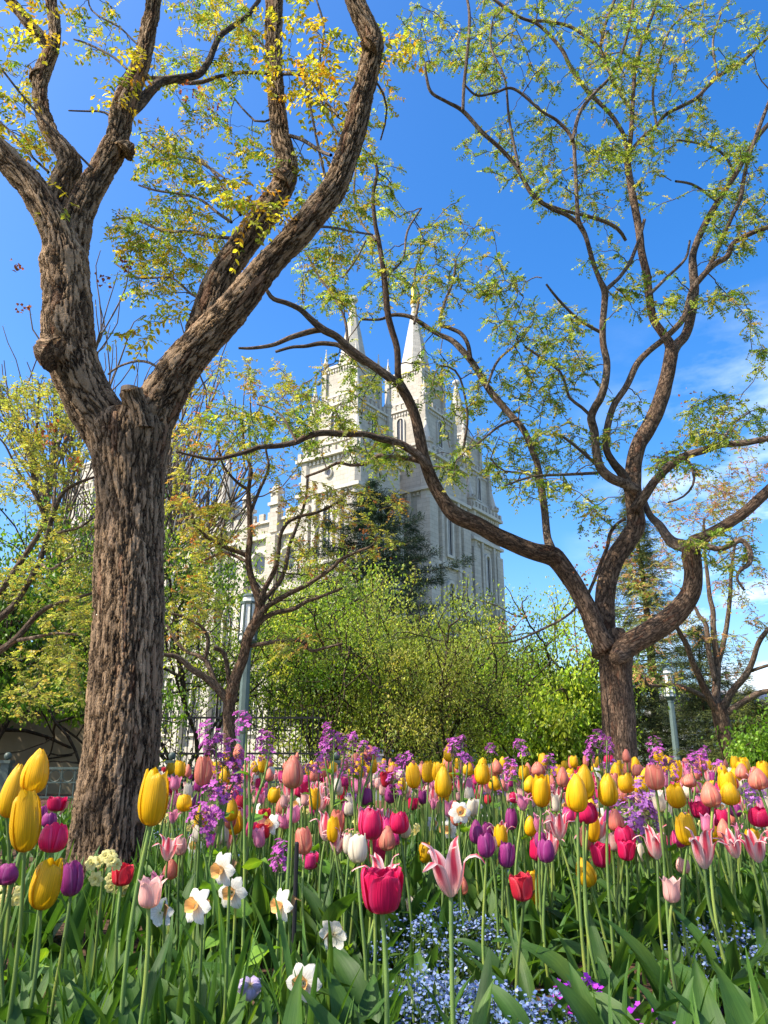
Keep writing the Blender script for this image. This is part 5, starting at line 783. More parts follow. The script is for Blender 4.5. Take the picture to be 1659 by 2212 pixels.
HEROES = [
 ('Y', 15, 1655, 1765, 56, 'yellow tulip at the far left, half hidden behind a taller yellow bloom'), ('Y', 68, 1620, 1713, 60, 'tallest yellow tulip in the left cluster, above the iron railing'), ('Y', 53, 1714, 1838, 66, 'large yellow tulip just below the tallest one in the left cluster'), ('Y', 87, 1863, 1963, 66, 'lowest yellow tulip of the left cluster, over broad dark leaves'),
 ('Y', 325, 1668, 1782, 66, 'big yellow tulip on a long bare stem before the furrowed trunk'), ('C', 110, 1783, 1840, 62, 'round magenta tulip behind the yellow ones at the left'), ('C', 121, 1722, 1752, 40, 'small frilled pink tulip in front of the railing planter'), ('P', 104, 1757, 1787, 33, 'small mauve tulip between magenta tulip and railing'), ('P', 90, 1742, 1772, 24, 'mauve bud half hidden behind the small mauve tulip'),
 ('P', 153, 1866, 1934, 50, 'dark purple tulip at the base of the big trunk'), ('P', 12, 1868, 1910, 52, 'purple tulip at the left edge above pale yellow narcissus'), ('B', 321, 1900, 1958, 60, 'pale pink flared tulip below the single big yellow tulip', 0), ('R', 262, 1868, 1912, 46, 'red tulip half hidden by pale yellow narcissus at the trunk'),
 ('S', 437, 1636, 1696, 40, 'peach tulip standing tall beside the purple flower spire'), ('S', 631, 1633, 1702, 49, 'rosy salmon tulip on the tallest stem left of centre'), ('S', 800, 1610, 1642, 33, 'coral tulip highest of all, above the grey stone bench', 0), ('C', 801, 1752, 1812, 56, 'crimson tulip topmost of the three in the centre', 1), ('C', 813, 1806, 1870, 46, 'crimson tulip touching the cream tulip', 1), ('W', 773, 1805, 1863, 45, 'cream white tulip beside the crimson pair'), ('C', 825, 1882, 1970, 88, 'wide open crimson tulip, lowest of the central three', 0),
 ('L', 825, 1852, 1935, 92, 'pink lily-shaped tulip with curling tips behind the wide crimson one'), ('L', 974, 1824, 1934, 122, 'largest pink and white lily-shaped tulip with recurved petals'), ('W', 893, 1941, 1994, 33, 'small blush white tulip bud above blue forget-me-nots', 2), ('P', 1031, 1773, 1822, 33, 'purple tulip leftmost of the purple row right of centre'), ('P', 1051, 1803, 1851, 39, 'second purple tulip overlapping the leftmost of its row'), ('P', 1093, 1822, 1872, 39, 'third purple tulip in the row right of centre'), ('P', 1182, 1816, 1862, 39, 'purple tulip standing alone right of the purple row', 1), ('P', 1105, 1749, 1792, 28, 'upright purple tulip above the purple row'), ('D', 1115, 1832, 1862, 18, 'dark plum bud behind the third purple tulip'),
 ('R', 1131, 1892, 1945, 50, 'rosy red tulip with a yellow bloom behind it'), ('Y', 1153, 1888, 1953, 40, 'yellow tulip peeking out behind the rosy red tulip'), ('K', 1136, 1865, 1895, 26, 'tiny pink lily tulip above the rosy red tulip'), ('Y', 1275, 1853, 1913, 44, 'tilted pointed yellow tulip, low on the right', 1, None, (-.3, 0)), ('B', 1452, 1898, 1948, 45, 'small blush tulip with flared tips low on the right', 0), ('Y', 1486, 1761, 1825, 45, 'yellow tulip in front of the pink lily tulips on the right'), ('L', 1420, 1788, 1855, 70, 'pink lily tulip left of the yellow tulip on the right'), ('L', 1522, 1795, 1875, 84, 'tall pink lily tulip directly behind the yellow tulip on the right'), ('L', 1640, 1798, 1862, 74, 'pink lily tulip at the right edge'), ('L', 702, 1757, 1815, 62, 'pink and white lily tulip left of the crimson three'),
 ('Y', 1248, 1675, 1753, 50, 'large yellow tulip in front of its twin, right of centre', 1), ('Y', 1170, 1676, 1742, 42, 'yellow tulip left of the large yellow pair'), ('Y', 1262, 1654, 1727, 46, 'yellow twin rising behind the large yellow tulip'), ('Y', 1313, 1673, 1740, 46, 'upright yellow tulip right of the large yellow pair'), ('S', 1350, 1692, 1733, 32, 'brownish peach tulip beside the upright yellow tulip'), ('S', 1417, 1653, 1705, 43, 'rosy salmon tulip in front of the leaning tree'), ('S', 1540, 1690, 1742, 44, 'dusky rose tulip on a thin stem on the right'), ('S', 1216, 1658, 1700, 28, 'pale peach tulip above the large yellow pair'), ('S', 1164, 1646, 1676, 34, 'coral tulip left of the pale peach one'), ('S', 1580, 1746, 1784, 29, 'small peach tulip below the dusky rose tulip'), ('S', 1640, 1660, 1704, 42, 'rose pink tulip near the right edge'), ('S', 1603, 1650, 1682, 28, 'rose bud behind the rose pink tulip near the edge'),
 ('Y', 895, 1651, 1702, 34, 'yellow tulip leftmost of the bright central group', 0), ('Y', 925, 1646, 1690, 30, 'yellow tulip behind the leftmost in the central group'), ('Y', 958, 1658, 1722, 40, 'tallest yellow tulip of the bright central group'), ('Y', 950, 1648, 1690, 34, 'pale yellow tulip behind the tallest of the central group'), ('S', 968, 1640, 1668, 24, 'coral tulip peeping over the central yellow group'), ('Y', 1043, 1651, 1694, 36, 'broad yellow tulip right of the central group'), ('S', 1068, 1648, 1682, 26, 'coral tulip touching the broad yellow tulip'), ('Y', 1466, 1695, 1744, 42, 'slanting yellow tulip below the rosy salmon tulip', 2, None, (-.2, 0)), ('Y', 1580, 1690, 1738, 44, 'bright yellow tulip right of the dusky rose tulip'), ('Y', 1574, 1668, 1714, 40, 'bright yellow tulip rising behind the one by the dusky rose', 0), ('Y', 1332, 1648, 1688, 26, 'slim yellow tulip in front of the right-hand trunk'), ('Y', 1356, 1672, 1712, 38, 'wide yellow tulip at the foot of the right-hand trunk'), ('Y', 1386, 1677, 1716, 36, 'open yellow tulip right of the right-hand trunk'), ('Y', 1448, 1633, 1672, 26, 'slim yellow tulip against the dark evergreens'), ('Y', 1562, 1648, 1677, 22, 'small yellow tulip in front of the leaning trunk'), ('Y', 1624, 1690, 1722, 24, 'narrow yellow tulip near the right edge'), ('Y', 1655, 1646, 1690, 30, 'yellow tulip cut by the right edge'), ('S', 1378, 1652, 1678, 26, 'coral bud between the right-hand trunk and salmon tulip'), ('S', 1490, 1672, 1700, 32, 'coral tulip right of the slanting yellow tulip'),
 ('C', 1515, 1733, 1767, 42, 'bright crimson tulip below the slanting yellow one'), ('C', 1560, 1750, 1785, 42, 'crimson tulip beside the small peach tulip'), ('C', 1645, 1746, 1785, 50, 'crimson tulip at the right edge above the lily tulip'), ('C', 1270, 1735, 1778, 52, 'crimson tulip beneath the large yellow pair'), ('C', 1352, 1788, 1830, 46, 'deep pink tulip left of the right-hand lily tulips'), ('L', 1275, 1790, 1838, 56, 'pink lily tulip below the crimson one under the yellow pair'), ('K', 1438, 1720, 1752, 30, 'light pink goblet tulip above the right-hand lily tulips'), ('K', 1130, 1715, 1750, 44, 'lilac pink lily tulip left of the large yellow pair', 1), ('P', 1320, 1752, 1790, 32, 'mauve tulip behind the upright yellow tulip stem'), ('P', 1590, 1738, 1764, 26, 'violet tulip right of the small peach tulip'), ('Y', 590, 1702, 1734, 28, 'short yellow tulip left of the rosy salmon tulip'), ('Y', 398, 1718, 1752, 34, 'open yellow tulip right of the big trunk', 0), ('P', 425, 1713, 1745, 26, 'purple tulip right of the open yellow tulip'), ('K', 376, 1706, 1740, 30, 'pale pink lily tulip by the railing post', 1), ('K', 372, 1748, 1778, 34, 'pink tulip lowest beside the big trunk', 1), ('R', 571, 1748, 1776, 28, 'red tulip below the short yellow tulip'), ('C', 650, 1690, 1722, 34, 'crimson tulip behind the rosy salmon tulip'), ('P', 790, 1703, 1740, 30, 'light purple tulip above the crimson three'), ('P', 842, 1698, 1734, 28, 'dark purple tulip right of the light purple one')]
for h_ in HEROES: hero(*h_[:6], **dict(zip(('var', 'wr', 'lean', 'D'), h_[6:])))
# the rest of the bed: counted tulips, nearest and largest first
NAMEC = {'Y': 'yellow', 'S': 'salmon', 'C': 'crimson', 'P': 'purple', 'L': 'pink-white lily-shaped', 'W': 'cream', 'K': 'light pink', 'R': 'red', 'B': 'blush', 'D': 'dark plum', 'H': 'hot pink'}
WHERE = ('by the iron railing', 'in front of the green trees', 'around the right-hand trunk')
def region(x): return 0 if x < 480 else (1 if x < 1200 else 2)
cand = []
for i in range(1300):
    Y = 2.35+5.2*rng.random()**.95; x = rng.uniform(330 if Y < 5 else 300, 1680)
    if x < 420 and Y > 4.2 and rng.random() < .5: continue
    hgt = rng.normal(.44, .045); k = rng.choice(list('YSCPLWKRBDH'), p=[.12, .10, .06, .04, .17, .10, .16, .04, .10, .01, .10])
    if k in 'YS': hgt = rng.normal(.53, .035)
    if Y < 3 and k in 'YS': hgt *= .8
    if Y < 2.9: hgt = rng.normal(.37, .04)
    cand.append((Y, x, hgt, k))
cand = cand[:860]; cand.sort(); NIND = 300-len(HEROES); far = G()
for n_, (Y, x, hgt, k) in enumerate(cand):
    X = (x-829.5)/2212*Y/(F*math.cos(TH)+.24*math.sin(TH)); w_, h_ = (a*rng.uniform(.74, 1.02) for a in WD[k])
    if n_ < NIND:
        band = 'near' if Y < 2.9 else ('mid' if Y < 4.0 else 'far'); wd = {'near': 'low', 'mid': 'small', 'far': 'tiny distant'}[band]
        r_ = region(x); tulip(k, (X, Y, hgt), w_, h_, f'{wd} {NAMEC[k]} tulip in the packed bed {WHERE[r_]}', f'{wd} {NAMEC[k]} tulips {WHERE[r_]}', Y < 2.6, (rng.normal(0, .08), rng.normal(0, .06)), nleaf=2)
    else:          # past three hundred: one mass of the farthest ones
        me = BL[k][n_ % 3]; nv = len(me.vertices); co = np.empty(nv*3, 'f4'); me.vertices.foreach_get('co', co); co = co.reshape(-1, 3)*(w_, w_, h_); a = rng.uniform(0, 6.28); c, s = math.cos(a), math.sin(a)
        co = co@np.array(((c, s, 0), (-s, c, 0), (0, 0, 1)))+(X, Y, hgt); fi = np.empty(len(me.polygons)*4, 'i4'); me.polygons.foreach_get('vertices', fi); uvv = np.zeros((nv, 2)); lu = np.empty(len(me.loops)*2, 'f4'); me.uv_layers[0].data.foreach_get('uv', lu); uvv[fi] = lu.reshape(-1, 2)
        far.add(co, fi.reshape(-1, 4), 'YSCPLWKRBDH'.index(k), uv=uvv)
        P_ = np.array([(X+rng.normal(0, .01), Y, 0), (X, Y, hgt*.5), (X, Y, hgt)]); T3_ = np.array((.004, 0, 0)); V = np.concatenate([P_-T3_, P_+T3_]); far.add(V, [(0, 3, 4, 1), (1, 4, 5, 2)], 11, uv=np.zeros((6, 2)))
tag(far.build('far_tulip_mass', [PM[k] for k in 'YSCPLWKRBDH']+[M['stem']], smooth=True), 'mass of distant mixed tulips at the back edge of the bed', 'tulips', kind='stuff')
# ------------------------------------------------------------ narcissi
def floret(g, c, d, s, mp_, mc, cupl=.42):     # one narcissus flower at c facing d; s = diameter
    h = G(); z0 = np.array((0, 0, 1.)); d = unit(np.array(d, float))
    for i in range(6): petal(h, i*math.pi/3, (.03, .15, .3, .43, .5), (0, .02, .03, .01, -.05+rng.uniform(-.08, .04)), (.04, .16, .22, .17, .02), (.4,)*5, 5, 6, .02, mp_)
    n_ = 14; a = np.arange(n_)/n_*6.283; rw = 1+.10*np.sin(a*5)
    V = np.concatenate([np.c_[r*np.cos(a)*rr, r*np.sin(a)*rr, np.full(n_, z)] for r, z, rr in ((.07, .0, 1), (.13, .10, 1), (.16, .2*cupl/.42, 1), (.215, .27*cupl/.42, rw))]); i = np.arange(n_); j = (i+1) % n_
    h.add(V, np.concatenate([np.c_[k*n_+i, k*n_+j, (k+1)*n_+j, (k+1)*n_+i] for k in range(3)]), mc, uv=np.tile(np.c_[a/6.28, np.full(n_, .6)], (4, 1)))
    q = Vector(d).to_track_quat('Z', 'Y').to_matrix(); Rm = np.array(q)
    off = 0
    for k in range(len(h.v)): g.add(h.v[k]*s@Rm.T+c, [h.l[k].reshape(-1, 4)-off], int(h.m[k][0]), uv=h.a['uv'][k][1]); off += len(h.v[k])
def narc_leaves(seed, n_=5, L=.36):
    q = np.random.default_rng(seed); g = G()
    for k in range(n_):
        P_ = leafpath(L*q.uniform(.8, 1.2), q.uniform(.02, .25), q.uniform(0, .7), 9); s = np.linspace(0, 1, 9); a = q.uniform(0, 6.28); c, si = math.cos(a), math.sin(a); Rm = np.array(((c, -si, 0), (si, c, 0), (0, 0, 1)))
        ribbon(g, P_@Rm.T+(q.normal(0, .015), q.normal(0, .015), 0), .013*np.interp(s, (0, .8, 1), (1, .9, .1)), np.array((-1., .1, .2))@Rm.T, 3, .3, 0, seed)
    return g.mesh('leaves', M['strap'], True)
NL = [narc_leaves(s) for s in range(4)]
def narcissus(P_, face, s, label, multi=0, group=None, cc=('N', 'NO')):
    x, y, z = P_; e = empty('narcissus', (x-face[0]*.03, y+.02, 0), label, 'daffodil' if not multi else 'narcissus', group); b = np.array((x-face[0]*.03, y+.02, 0)); d = unit(np.array(face, float)); c = np.array((x, y, z))-b
    g = G(); nk = c-d*s*.30; path = np.array([(0, 0, 0), (nk[0]*.3, nk[1]*.3, c[2]*.5), (nk[0]*.9, nk[1]*.9, c[2]*.9), nk+np.array((0, 0, .018)), nk+d*s*.12]); Q, r_, S = smooth_path(path, [.0036, .0034, .003, .0026, .004], .02)
    tube(g, Q, r_, S, 6, 0); n_ = sum(len(v) for v in g.v); g.a['uv'] = [(0, np.zeros((n_, 2)))]; g.build('stem', M['stem'], e, True)
    g = G(); P2 = np.array([nk*.97-np.array((0, 0, .01)), nk+np.array((-d[0]*.01, -d[1]*.01, .012)), nk+np.array((-d[0]*.03, -d[1]*.03-.01, .004))]); ribbon(g, P2, np.array((.006, .011, .001)), (.3, -1, .3), 3, .5); g.build('spathe', M['spathe'], e, True)
    g = G()
    if multi:
        for k in range(multi): o = rdir(1)[0]*np.array((.032, .028, .026)); floret(g, c+o, unit(d+o*25*.8), s*rng.uniform(.85, 1.1), 0, 1, .28)
    else: floret(g, c, d, s, 0, 1)
    g.build('blossom', [PM[cc[0]], PM[cc[1]]], e, True); link('leaves', NL[int(rng.integers(0, 4))], e, (0, 0, 0), (0, 0, rng.uniform(0, 6.28)), (1, 1, rng.uniform(.9, 1.2))); return e
def nh(x, y, w_, face, label, multi=0, real=.058, cc=('N', 'NO'), D=None):
    s = real/w_; Y = D or s*2212*(F*math.cos(TH)-(1106-y)/2212*math.sin(TH)); p_ = pt(x, y, Y); p_[2] = max(p_[2], .1); narcissus(p_, face, real*1.12 if not multi else .034, label, multi, None, cc)
nh(480, 1878, 66, (-.6, -.75, -.05), 'white daffodil with orange cup beside the tall green weed'); nh(501, 1928, 62, (-.25, -.95, .1), 'white daffodil facing forward showing its orange cup'); nh(424, 1957, 68, (-.45, -.8, .2), 'white daffodil with long pointed petals left of the forward-facing one'); nh(608, 1955, 62, (-.75, -.6, 0), 'white daffodil seen side-on in front of the black stake')
nh(720, 2018, 62, (.35, .85, .3), 'white daffodil turned away, showing the back of its star'); nh(655, 2124, 74, (-.25, -.9, .15), 'lowest white daffodil with frilled orange cup near the bottom'); nh(346, 1972, 56, (-.6, .6, -.4), 'drooping white daffodil below the pale pink tulip'); nh(994, 1755, 44, (.1, -.9, .2), 'white daffodil with yellow cup in the centre of the bed'); nh(1298, 1672, 34, (.5, -.6, .5), 'white daffodil in front of the right-hand trunk'); nh(1420, 1930, 30, (.2, -.8, .3), 'small white daffodil low on the right')
nh(222, 1874, 92, (.1, -.9, .2), 'pale yellow cluster narcissus in front of the big trunk', 7, .095, ('NY', 'NY')); nh(252, 1905, 70, (.4, -.8, .2), 'pale yellow narcissus head drooping right at the trunk', 5, .08, ('NY', 'NY')); nh(18, 1928, 70, (0, -.9, .2), 'pale yellow cluster narcissus at the left edge', 6, .085, ('NY', 'NY'))
for i in range(70):
    Y = 2.6+3.4*rng.random(); x = rng.uniform(360, 1660); X = (x-829.5)/2212*Y/.78; m_ = rng.random() < .55; r_ = region(x)
    narcissus((X, Y, rng.uniform(.30, .43)), (rng.normal(0, .6), -.8, rng.uniform(-.1, .4)), .07 if not m_ else .034, f'{"pale yellow cluster narcissus" if m_ else "white daffodil"} mixed into the tulips {WHERE[r_]}', 5 if m_ else 0, f'{"pale yellow narcissi" if m_ else "white daffodils"} {WHERE[r_]}', ('NY', 'NY') if m_ else ('N', 'NO'))
# ------------------------------------------------------------ purple money plants
def cross4(g, C, Nv, s, mi):      # four-petalled flowers
    n_ = len(C); a = rng.uniform(0, 6.28, n_); t1 = unit(np.cross(Nv, rdir(n_))); t2 = np.cross(Nv, t1); V, = [[]]
    for k in range(4):
        c, si = np.cos(a+k*1.571)[:, None], np.sin(a+k*1.571)[:, None]; d = t1*c+t2*si; p = -t1*si+t2*c; L = s*rng.uniform(.85, 1.15, (n_, 1))
        q = np.stack([C, C+d*L*.6+p*L*.42+Nv*L*.15, C+d*L*1.0+p*L*.18+Nv*L*.05, C+d*L*1.0-p*L*.22+Nv*L*.08, C+d*L*.55-p*L*.42+Nv*L*.12], 1)
        f = np.arange(n_*5).reshape(-1, 5); g.add(q.reshape(-1, 3), f, mi, uv=np.tile(np.array(((.5, 0), (.9, .6), (.7, 1), (.3, 1), (.1, .6))), (n_, 1)))
def raceme(q, L, wd, n_, s):
    g = G(); t = q.random(n_)**.7; z = t*L; r = wd*np.sqrt(np.clip(1-(t-.25)**2*1.5, .05, 1))*q.uniform(.5, 1, n_); a = q.uniform(0, 6.28, n_); C = np.c_[r*np.cos(a), r*np.sin(a), z]; Nv = unit(C*np.array((1, 1, .4))/wd+np.array((0, 0, .35))+q.normal(0, .3, (n_, 3)))
    cross4(g, C, Nv, s, 0)
    st = np.stack([np.c_[C[:, 0]*0, C[:, 1]*0, np.maximum(z-.02, 0)], C], 1); m_ = (st[:, :1]+st[:, 1:])/2-np.array((0, 0, .004)); h = G(); twigs(h, np.concatenate([st[:, :1], m_, st[:, 1:]], 1), np.full((n_, 3), .0009), 3)
    g.add(np.concatenate(h.v), [h.l[0].reshape(-1, 4)], 1, uv=np.zeros((len(np.concatenate(h.v)), 2))); return g
RQ = np.random.default_rng(5)
RC = {m: [raceme(RQ, L, w_, n_, .011).mesh('flower_cluster', [PM[m], M['stem']]) for L, w_, n_ in ((.07, .034, 26), (.10, .038, 34), (.05, .032, 20), (.16, .05, 56))] for m in ('V', 'V2')}
def heartleaf():
    g = G(); s = np.linspace(0, 1, 9); P_ = leafpath(1., .9, 1.1, 9); ribbon(g, P_, .62*np.interp(s, (0, .05, .2, .5, .8, 1), (.05, .5, 1, .8, .35, .01)), (-.5, 0, 1), 7, .2, .12); return g.mesh('leaf', M['softleaf'], True)
HL = heartleaf()
def moneyplant(heads, Y, label, group=None, m='V', lf=True):     # heads: photo (x, y, index, scale)
    b = pt(sum(h[0] for h in heads)/len(heads), heads[0][1], Y); e = empty('money_plant', (b[0], Y, 0), label, 'purple flower', group); g = G(); top = max(pt(h[0], h[1], Y)[2] for h in heads)
    for k, (x, y, i, s) in enumerate(heads):
        s *= .78; p_ = pt(x, y, Y)-np.array((b[0], Y, 0.5*s*(.07, .10, .05, .16)[i])); o = rng.normal(0, .02) if k else 0; p_[1] += o
        z0 = 0 if k == 0 else min(top*.62, p_[2]*.7); P_ = np.array([(0, 0, z0), (p_[0]*.25, o*.3, z0+(p_[2]-z0)*.45), (p_[0]*.8, o*.8, z0+(p_[2]-z0)*.8), p_+np.array((0, 0, .03*s))]); Q, r_, S = smooth_path(P_, (.004, .0035, .003, .0015), .03); tube(g, Q, r_, S, 5, 0)
        link('flower_cluster', RC[m][i], e, tuple(p_), (rng.normal(0, .25), rng.normal(0, .25), rng.uniform(0, 6.28)), (s, s, s))
    n_ = sum(len(v) for v in g.v); g.a = {'uv': [(0, np.zeros((n_, 2)))]}; g.build('stem', M['stem'], e, True)
    if lf:
        for k in range(5): z = top*(.25+.14*k); s = .11*(1.15-.16*k); link('leaf', HL, e, (0, 0, z), (0, 0, k*2.4+rng.normal(0, .4)), (s, s, s))
moneyplant([(485, 1600, 3, 1.15), (487, 1652, 3, 1.25), (455, 1625, 2, .9), (492, 1690, 1, 1.2), (470, 1598, 2, .8), (515, 1640, 2, .8)], 2.35, 'tallest purple flower spire, dense with blooms, before the small forked tree')
moneyplant([(533, 1556, 0, 1.0), (583, 1605, 1, .9), (540, 1640, 2, .5)], 1.9, 'purple flower on a long thin stem overlapping the lamp post')
moneyplant([(722, 1580, 1, 1.0), (716, 1605, 1, 1.1), (700, 1612, 2, .9), (745, 1602, 1, .9)], 2.6, 'branching purple flowers left of the coral tulip')
moneyplant([(762, 1598, 0, .9), (785, 1612, 2, .9), (775, 1650, 1, 1), (808, 1625, 2, .8), (752, 1655, 1, .9)], 2.7, 'purple flowers spread in front of the grey stone bench')
moneyplant([(690, 1648, 1, .9), (668, 1660, 2, .8)], 2.8, 'short purple flowers beside the rosy salmon tulip'); moneyplant([(610, 1848, 1, 1.0), (600, 1868, 2, .9)], 2.1, 'low purple flower head beside the black stake', lf=False); moneyplant([(462, 1724, 1, 1.3), (440, 1770, 1, 1.3), (480, 1765, 2, 1)], 2.3, 'purple flowers low between the trunk and the flower spire')
moneyplant([(975, 1607, 0, 1), (1000, 1600, 0, .8), (990, 1622, 1, 1), (1010, 1640, 2, .9)], 3.0, 'purple flowers above the central yellow tulips', None); moneyplant([(1060, 1618, 0, .9)], 3.1, 'single small purple head right of the central yellow tulips'); moneyplant([(1127, 1616, 0, 1.1), (1110, 1660, 1, 1)], 2.9, 'round purple head alone against the green trees')
moneyplant([(1295, 1590, 0, 1.0), (1290, 1610, 1, .9), (1305, 1602, 2, .8), (1272, 1628, 2, .8), (1318, 1620, 2, .7)], 2.8, 'slender purple flower stalk in front of the right-hand trunk'); moneyplant([(1425, 1622, 3, .8), (1402, 1660, 1, .9), (1440, 1655, 1, .9)], 2.6, 'dense purple flower head below the distant lamp')
moneyplant([(1512, 1622, 0, .9), (1490, 1645, 1, 1), (1518, 1646, 1, 1), (1545, 1650, 2, .8)], 3.0, 'purple flowers left of the leaning trunk'); moneyplant([(1385, 1740, 3, 1.4), (1375, 1775, 3, 1.3), (1400, 1760, 1, 1.3)], 2.5, 'large bluish purple mass of blooms under the salmon tulip', None, 'V2'); moneyplant([(1600, 1700, 3, 1), (1620, 1720, 1, 1)], 3.0, 'purple flowers among yellow tulips near the right edge', None, 'V2')
moneyplant([(870, 1652, 1, 1), (885, 1640, 0, .9), (850, 1690, 1, 1)], 2.9, 'purple flowers left of the central yellow group'); moneyplant([(1185, 1650, 1, 1), (1170, 1668, 2, 1)], 3.2, 'purple flowers behind the coral tulip right of centre')
for i in range(14):
    x = rng.uniform(420, 1650); Y = rng.uniform(3, 5.5); y = rng.uniform(1655, 1730); moneyplant([(x, y, 1, 1), (x+rng.normal(0, 18), y+rng.uniform(-5, 25), 0, .9)], Y, f'small purple flower cluster among the far tulips {WHERE[region(x)]}', f'small purple flower clusters {WHERE[region(x)]}', rng.choice(['V', 'V2']), False)
# ------------------------------------------------------------ ground cover (nobody could count it)
M['blue'] = leafmat('forget_me_not', .25, .5, (1, 1, 1))
fm = G(); fl = G()
def patch(cx, cy, rx, ry, n_, cols, wts, hz, s=.0036, el=True):
    a = rng.uniform(0, 6.28, n_//7); r = np.sqrt(rng.random(n_//7)); X = cx+rx*r*np.cos(a); Y = cy+ry*r*np.sin(a); hh = hz*(1-.45*r**2)*rng.uniform(.55, 1.12, len(r)); X = np.repeat(X, 7)+rng.normal(0, .011, len(X)*7); Y = np.repeat(Y, 7)+rng.normal(0, .011, len(Y)*7); Z = np.repeat(hh, 7)+rng.normal(0, .006, len(Y))
    C = np.c_[X, Y, Z]; m = len(C); Nv = unit(np.array((0, -.35, 1.))+rng.normal(0, .4, (m, 3))); t1 = unit(np.cross(Nv, rdir(m))); t2 = np.cross(Nv, t1); col_ = palette(m, cols, wts, .15)
    for k in range(5):
        c, si = math.cos(k*1.2566), math.sin(k*1.2566); d = t1*c+t2*si; p = -t1*si+t2*c; V = np.stack([C, C+d*s*.7+p*s*.5, C+d*s*1.25, C+d*s*.7-p*s*.5], 1).reshape(-1, 3); fm.add(V, np.arange(m*4).reshape(-1, 4), 0, col=np.repeat(np.c_[col_, np.ones(m)], 4, 0))
    q = int(m*.9); i = rng.integers(0, m, q); B = np.c_[X[i]+rng.normal(0, .02, q), Y[i]+rng.normal(0, .02, q), Z[i]*rng.uniform(.1, .9, q)]; leafset(fl, B, rdir(q, .9), rdir(q, .4), .035*rng.uniform(.6, 1.3, q), .011, palette(q, [(.09, .17, .03), (.14, .23, .05), (.05, .10, .02)], [3, 2, 2], .2))
    S_ = rng.integers(0, m, m//4); B0 = C[S_]; P_ = np.stack([B0*np.array((1, 1, 0))+rng.normal(0, .012, B0.shape)*np.array((1, 1, 0)), B0*np.array((1, 1, .55)), B0-np.array((0, 0, .003))], 1); h = G(); twigs(h, P_, np.full((len(P_), 3), .0011), 3); vv = np.concatenate(h.v); fl.add(vv, [h.l[0].reshape(-1, 4)], 0, col=np.tile((.12, .20, .05, 1), (len(vv), 1)))
BLU = [(.13, .20, .40), (.20, .28, .48), (.08, .13, .30), (.34, .40, .56)]
for cx, cy, rx, ry, n_, hz in ((.10, 1.86, .10, .20, 2600, .16), (.22, 1.80, .12, .22, 2800, .15), (.16, 2.42, .2, .2, 2200, .20), (.33, 1.78, .1, .14, 900, .14), (-.85, 4.0, .35, .35, 1600, .16), (.3, 3.3, .5, .4, 1800, .18), (.95, 2.35, .25, .25, 1500, .17), (1.2, 2.6, .3, .3, 1200, .17), (-.2, 3.6, .5, .3, 1300, .18), (-1.3, 5.2, .4, .5, 1500, .18), (1.3, 3.6, .6, .4, 1400, .18), (-.55, 3.4, .3, .3, 900, .17)): patch(cx, cy, rx, ry, n_, BLU, [4, 3, 2, 1], hz)
tag(fm.build('forget_me_not_flowers', M['blue']), 'carpet of tiny sky blue forget-me-not flowers under the tulips', 'ground cover', kind='stuff')
fm = G(); patch(.42, 1.88, .07, .12, 420, [(.38, .03, .50), (.30, .02, .42), (.48, .05, .45)], [2, 2, 1], .15, .006); patch(.54, 1.8, .08, .1, 160, [(.38, .03, .50), (.25, .02, .40)], [1, 1], .13, .006)
tag(fm.build('rock_cress_flowers', M['blue']), 'low patch of vivid violet flowers at the lower right', 'ground cover', kind='stuff')
# strap and tulip leaves filling the bed
fo = G()
def blade(x, y, L, w_, lean, bend, a, mi, nu=3, K=8, wav=0.):
    P_ = leafpath(L, lean, bend, K, rng.uniform(-1, 1)); s = np.linspace(0, 1, K); c, si = math.cos(a), math.sin(a); Rm = np.array(((c, -si, 0), (si, c, 0), (0, 0, 1)))
    prof = np.interp(s, (0, .1, .35, .6, .85, 1), (.4, .7, 1, .92, .45, .02)) if mi == 0 else np.interp(s, (0, .75, 1), (1, .85, .06)); ribbon(fo, P_@Rm.T+(x, y, 0), w_*prof, np.array((-.9, .1, .5))@Rm.T, nu, .4, wav, rng.uniform(0, 6), mi)
for i in range(5200):
    Y = 1.55+6.2*rng.random()**1.25; x = rng.uniform(-120, 1900); X = (x-829.5)/2212*Y/.76
    if 845 < x < 1240 and Y < 2.15 and rng.random() < .93: continue
    if Y < 2.2 and rng.random() < .35: continue
    if abs(X-c0[0]) < .5 and 3.6 < Y < 5.0: continue
    t = rng.random(); zm = max(.6-.172*Y, .17) if Y < 2.5 else .40; kz = zm/.44
    if t < .42: blade(X, Y, rng.uniform(.24, .44)*kz, rng.uniform(.009, .015), rng.uniform(0, .25), rng.uniform(0, .6), rng.uniform(0, 6.28), 1)
    elif t < .9 or Y < 2: blade(X, Y, rng.uniform(.22, .40)*kz, rng.uniform(.03, .06), rng.uniform(.05, .5), rng.uniform(0, 1.3), rng.uniform(0, 6.28), 0, 4, 8, .12)
    else: blade(X, Y, rng.uniform(.10, .2), rng.uniform(.04, .07), rng.uniform(.3, .8), rng.uniform(.3, 1.2), rng.uniform(0, 6.28), 2, 4, 7, .15)
for i in range(230):    # close to the lens: long leaves rising from below the frame
    Y = rng.uniform(.95, 1.7); x = rng.uniform(-60, 1720); X = (x-829.5)/2212*Y/.80; nar = rng.random() < .22
    if 840 < x < 1250 and rng.random() < .9: continue
    mxL = (.6-.175*Y)*.88
    if nar: blade(X, Y, rng.uniform(.2, mxL), rng.uniform(.008, .013), rng.uniform(0, .3), rng.uniform(0, .5), rng.uniform(0, 6.28), 1, 3, 12)
    else: blade(X, Y, rng.uniform(.2, mxL), rng.uniform(.045, .075), rng.uniform(.1, .5), rng.uniform(.1, 1.4), rng.uniform(0, 6.28), 0, 5, 16, .14)
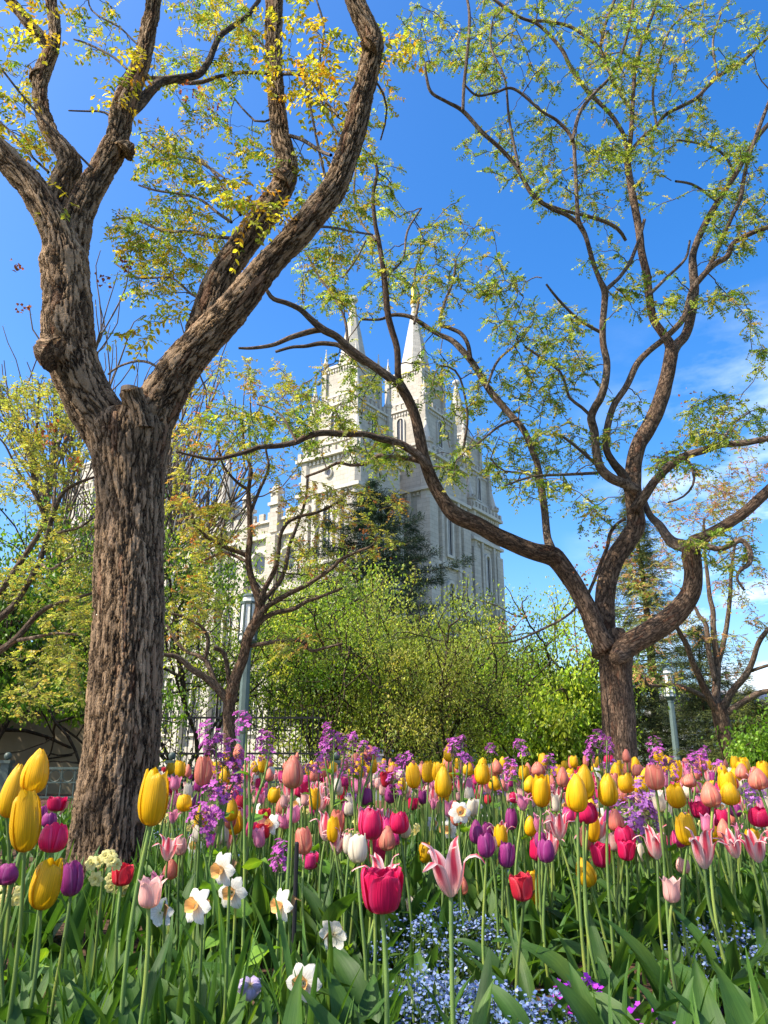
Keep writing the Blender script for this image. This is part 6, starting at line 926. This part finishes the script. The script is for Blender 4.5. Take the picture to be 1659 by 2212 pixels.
tag(fo.build('bed_foliage', [M['tleaf'], M['strap'], M['softleaf']], smooth=True), 'thick green undergrowth of tulip and narcissus leaves', 'foliage', kind='stuff')
tag(fl.build('forget_me_not_foliage', M['leaf']), 'fine green stems and leaves below the tiny blue flowers', 'foliage', kind='stuff')
# pansies
def pansy(x, y, w_, m, label):
    s = .045/w_; Y = s*2212*(F*math.cos(TH)-(1106-y)/2212*math.sin(TH)); p_ = pt(x, y, Y); p_[2] = max(p_[2], .05); e = empty('pansy', (p_[0], Y, 0), label, 'pansy'); g = G()
    for k, (ph, r) in enumerate(((.5, 1), (math.pi-.5, 1), (-.15, .95), (math.pi+.15, .95), (-math.pi/2, 1.1))): petal(g, ph, np.array((.02, .2, .4, .5))*.045*r, np.array((.003*k, .003*k+.002, .003*k+.002, .003*k-.002)), np.array((.08, .26, .3, .06))*.045, (.05,)*4, 7, 7, .002)
    g.build('blossom', PM[m], e, True, loc=(0, 0, p_[2]), rot=(R(72), 0, rng.normal(0, .3))); q = G(); Q, r_, S = smooth_path([(0, .01, 0), (0, .02, p_[2]*.6), (0, .003, p_[2])], (.002, .002, .0018), .02); tube(q, Q, r_, S, 5); q.a = {'uv': [(0, np.zeros((q.n, 2)))]}; q.build('stem', M['stem'], e, True)
pansy(800, 2182, 34, 'X', 'dark violet pansy near the bottom left of the forget-me-nots'); pansy(1552, 2165, 46, 'X', 'nearly black pansy in the lower right corner'); pansy(540, 2130, 52, 'XW', 'pale lilac pansy at the bottom behind daffodil leaves'); pansy(1245, 2035, 24, 'XW', 'lilac pansy beneath the tilted yellow tulip'); pansy(1505, 2085, 30, 'X', 'dark purple pansy low on the right')
# black stake with spot lamp, between the flowers
p_ = pt(637, 1957, 2.25); e = empty('garden_spotlight', (p_[0], 2.25, 0), 'black garden spotlight stake standing among the daffodils', 'spotlight'); zt = pt(640, 1822, 2.25)[2]
q = G(); q.cyl((0, 0, 0), [(.006, 0), (.006, zt), (.004, zt+.004)], 8); q.build('stake', M['blackiron'], e); q = G(); q.cyl((.05, -.02, .03), [(.05, 0), (.055, .02), (.04, .045), (.02, .06)], 14); q.build('lamp_head', M['blackiron'], e); q = G(); q.cyl((0, 0, .02), [(.03, 0), (.03, .015), (.012, .03)], 12); q.build('foot', M['blackiron'], e)
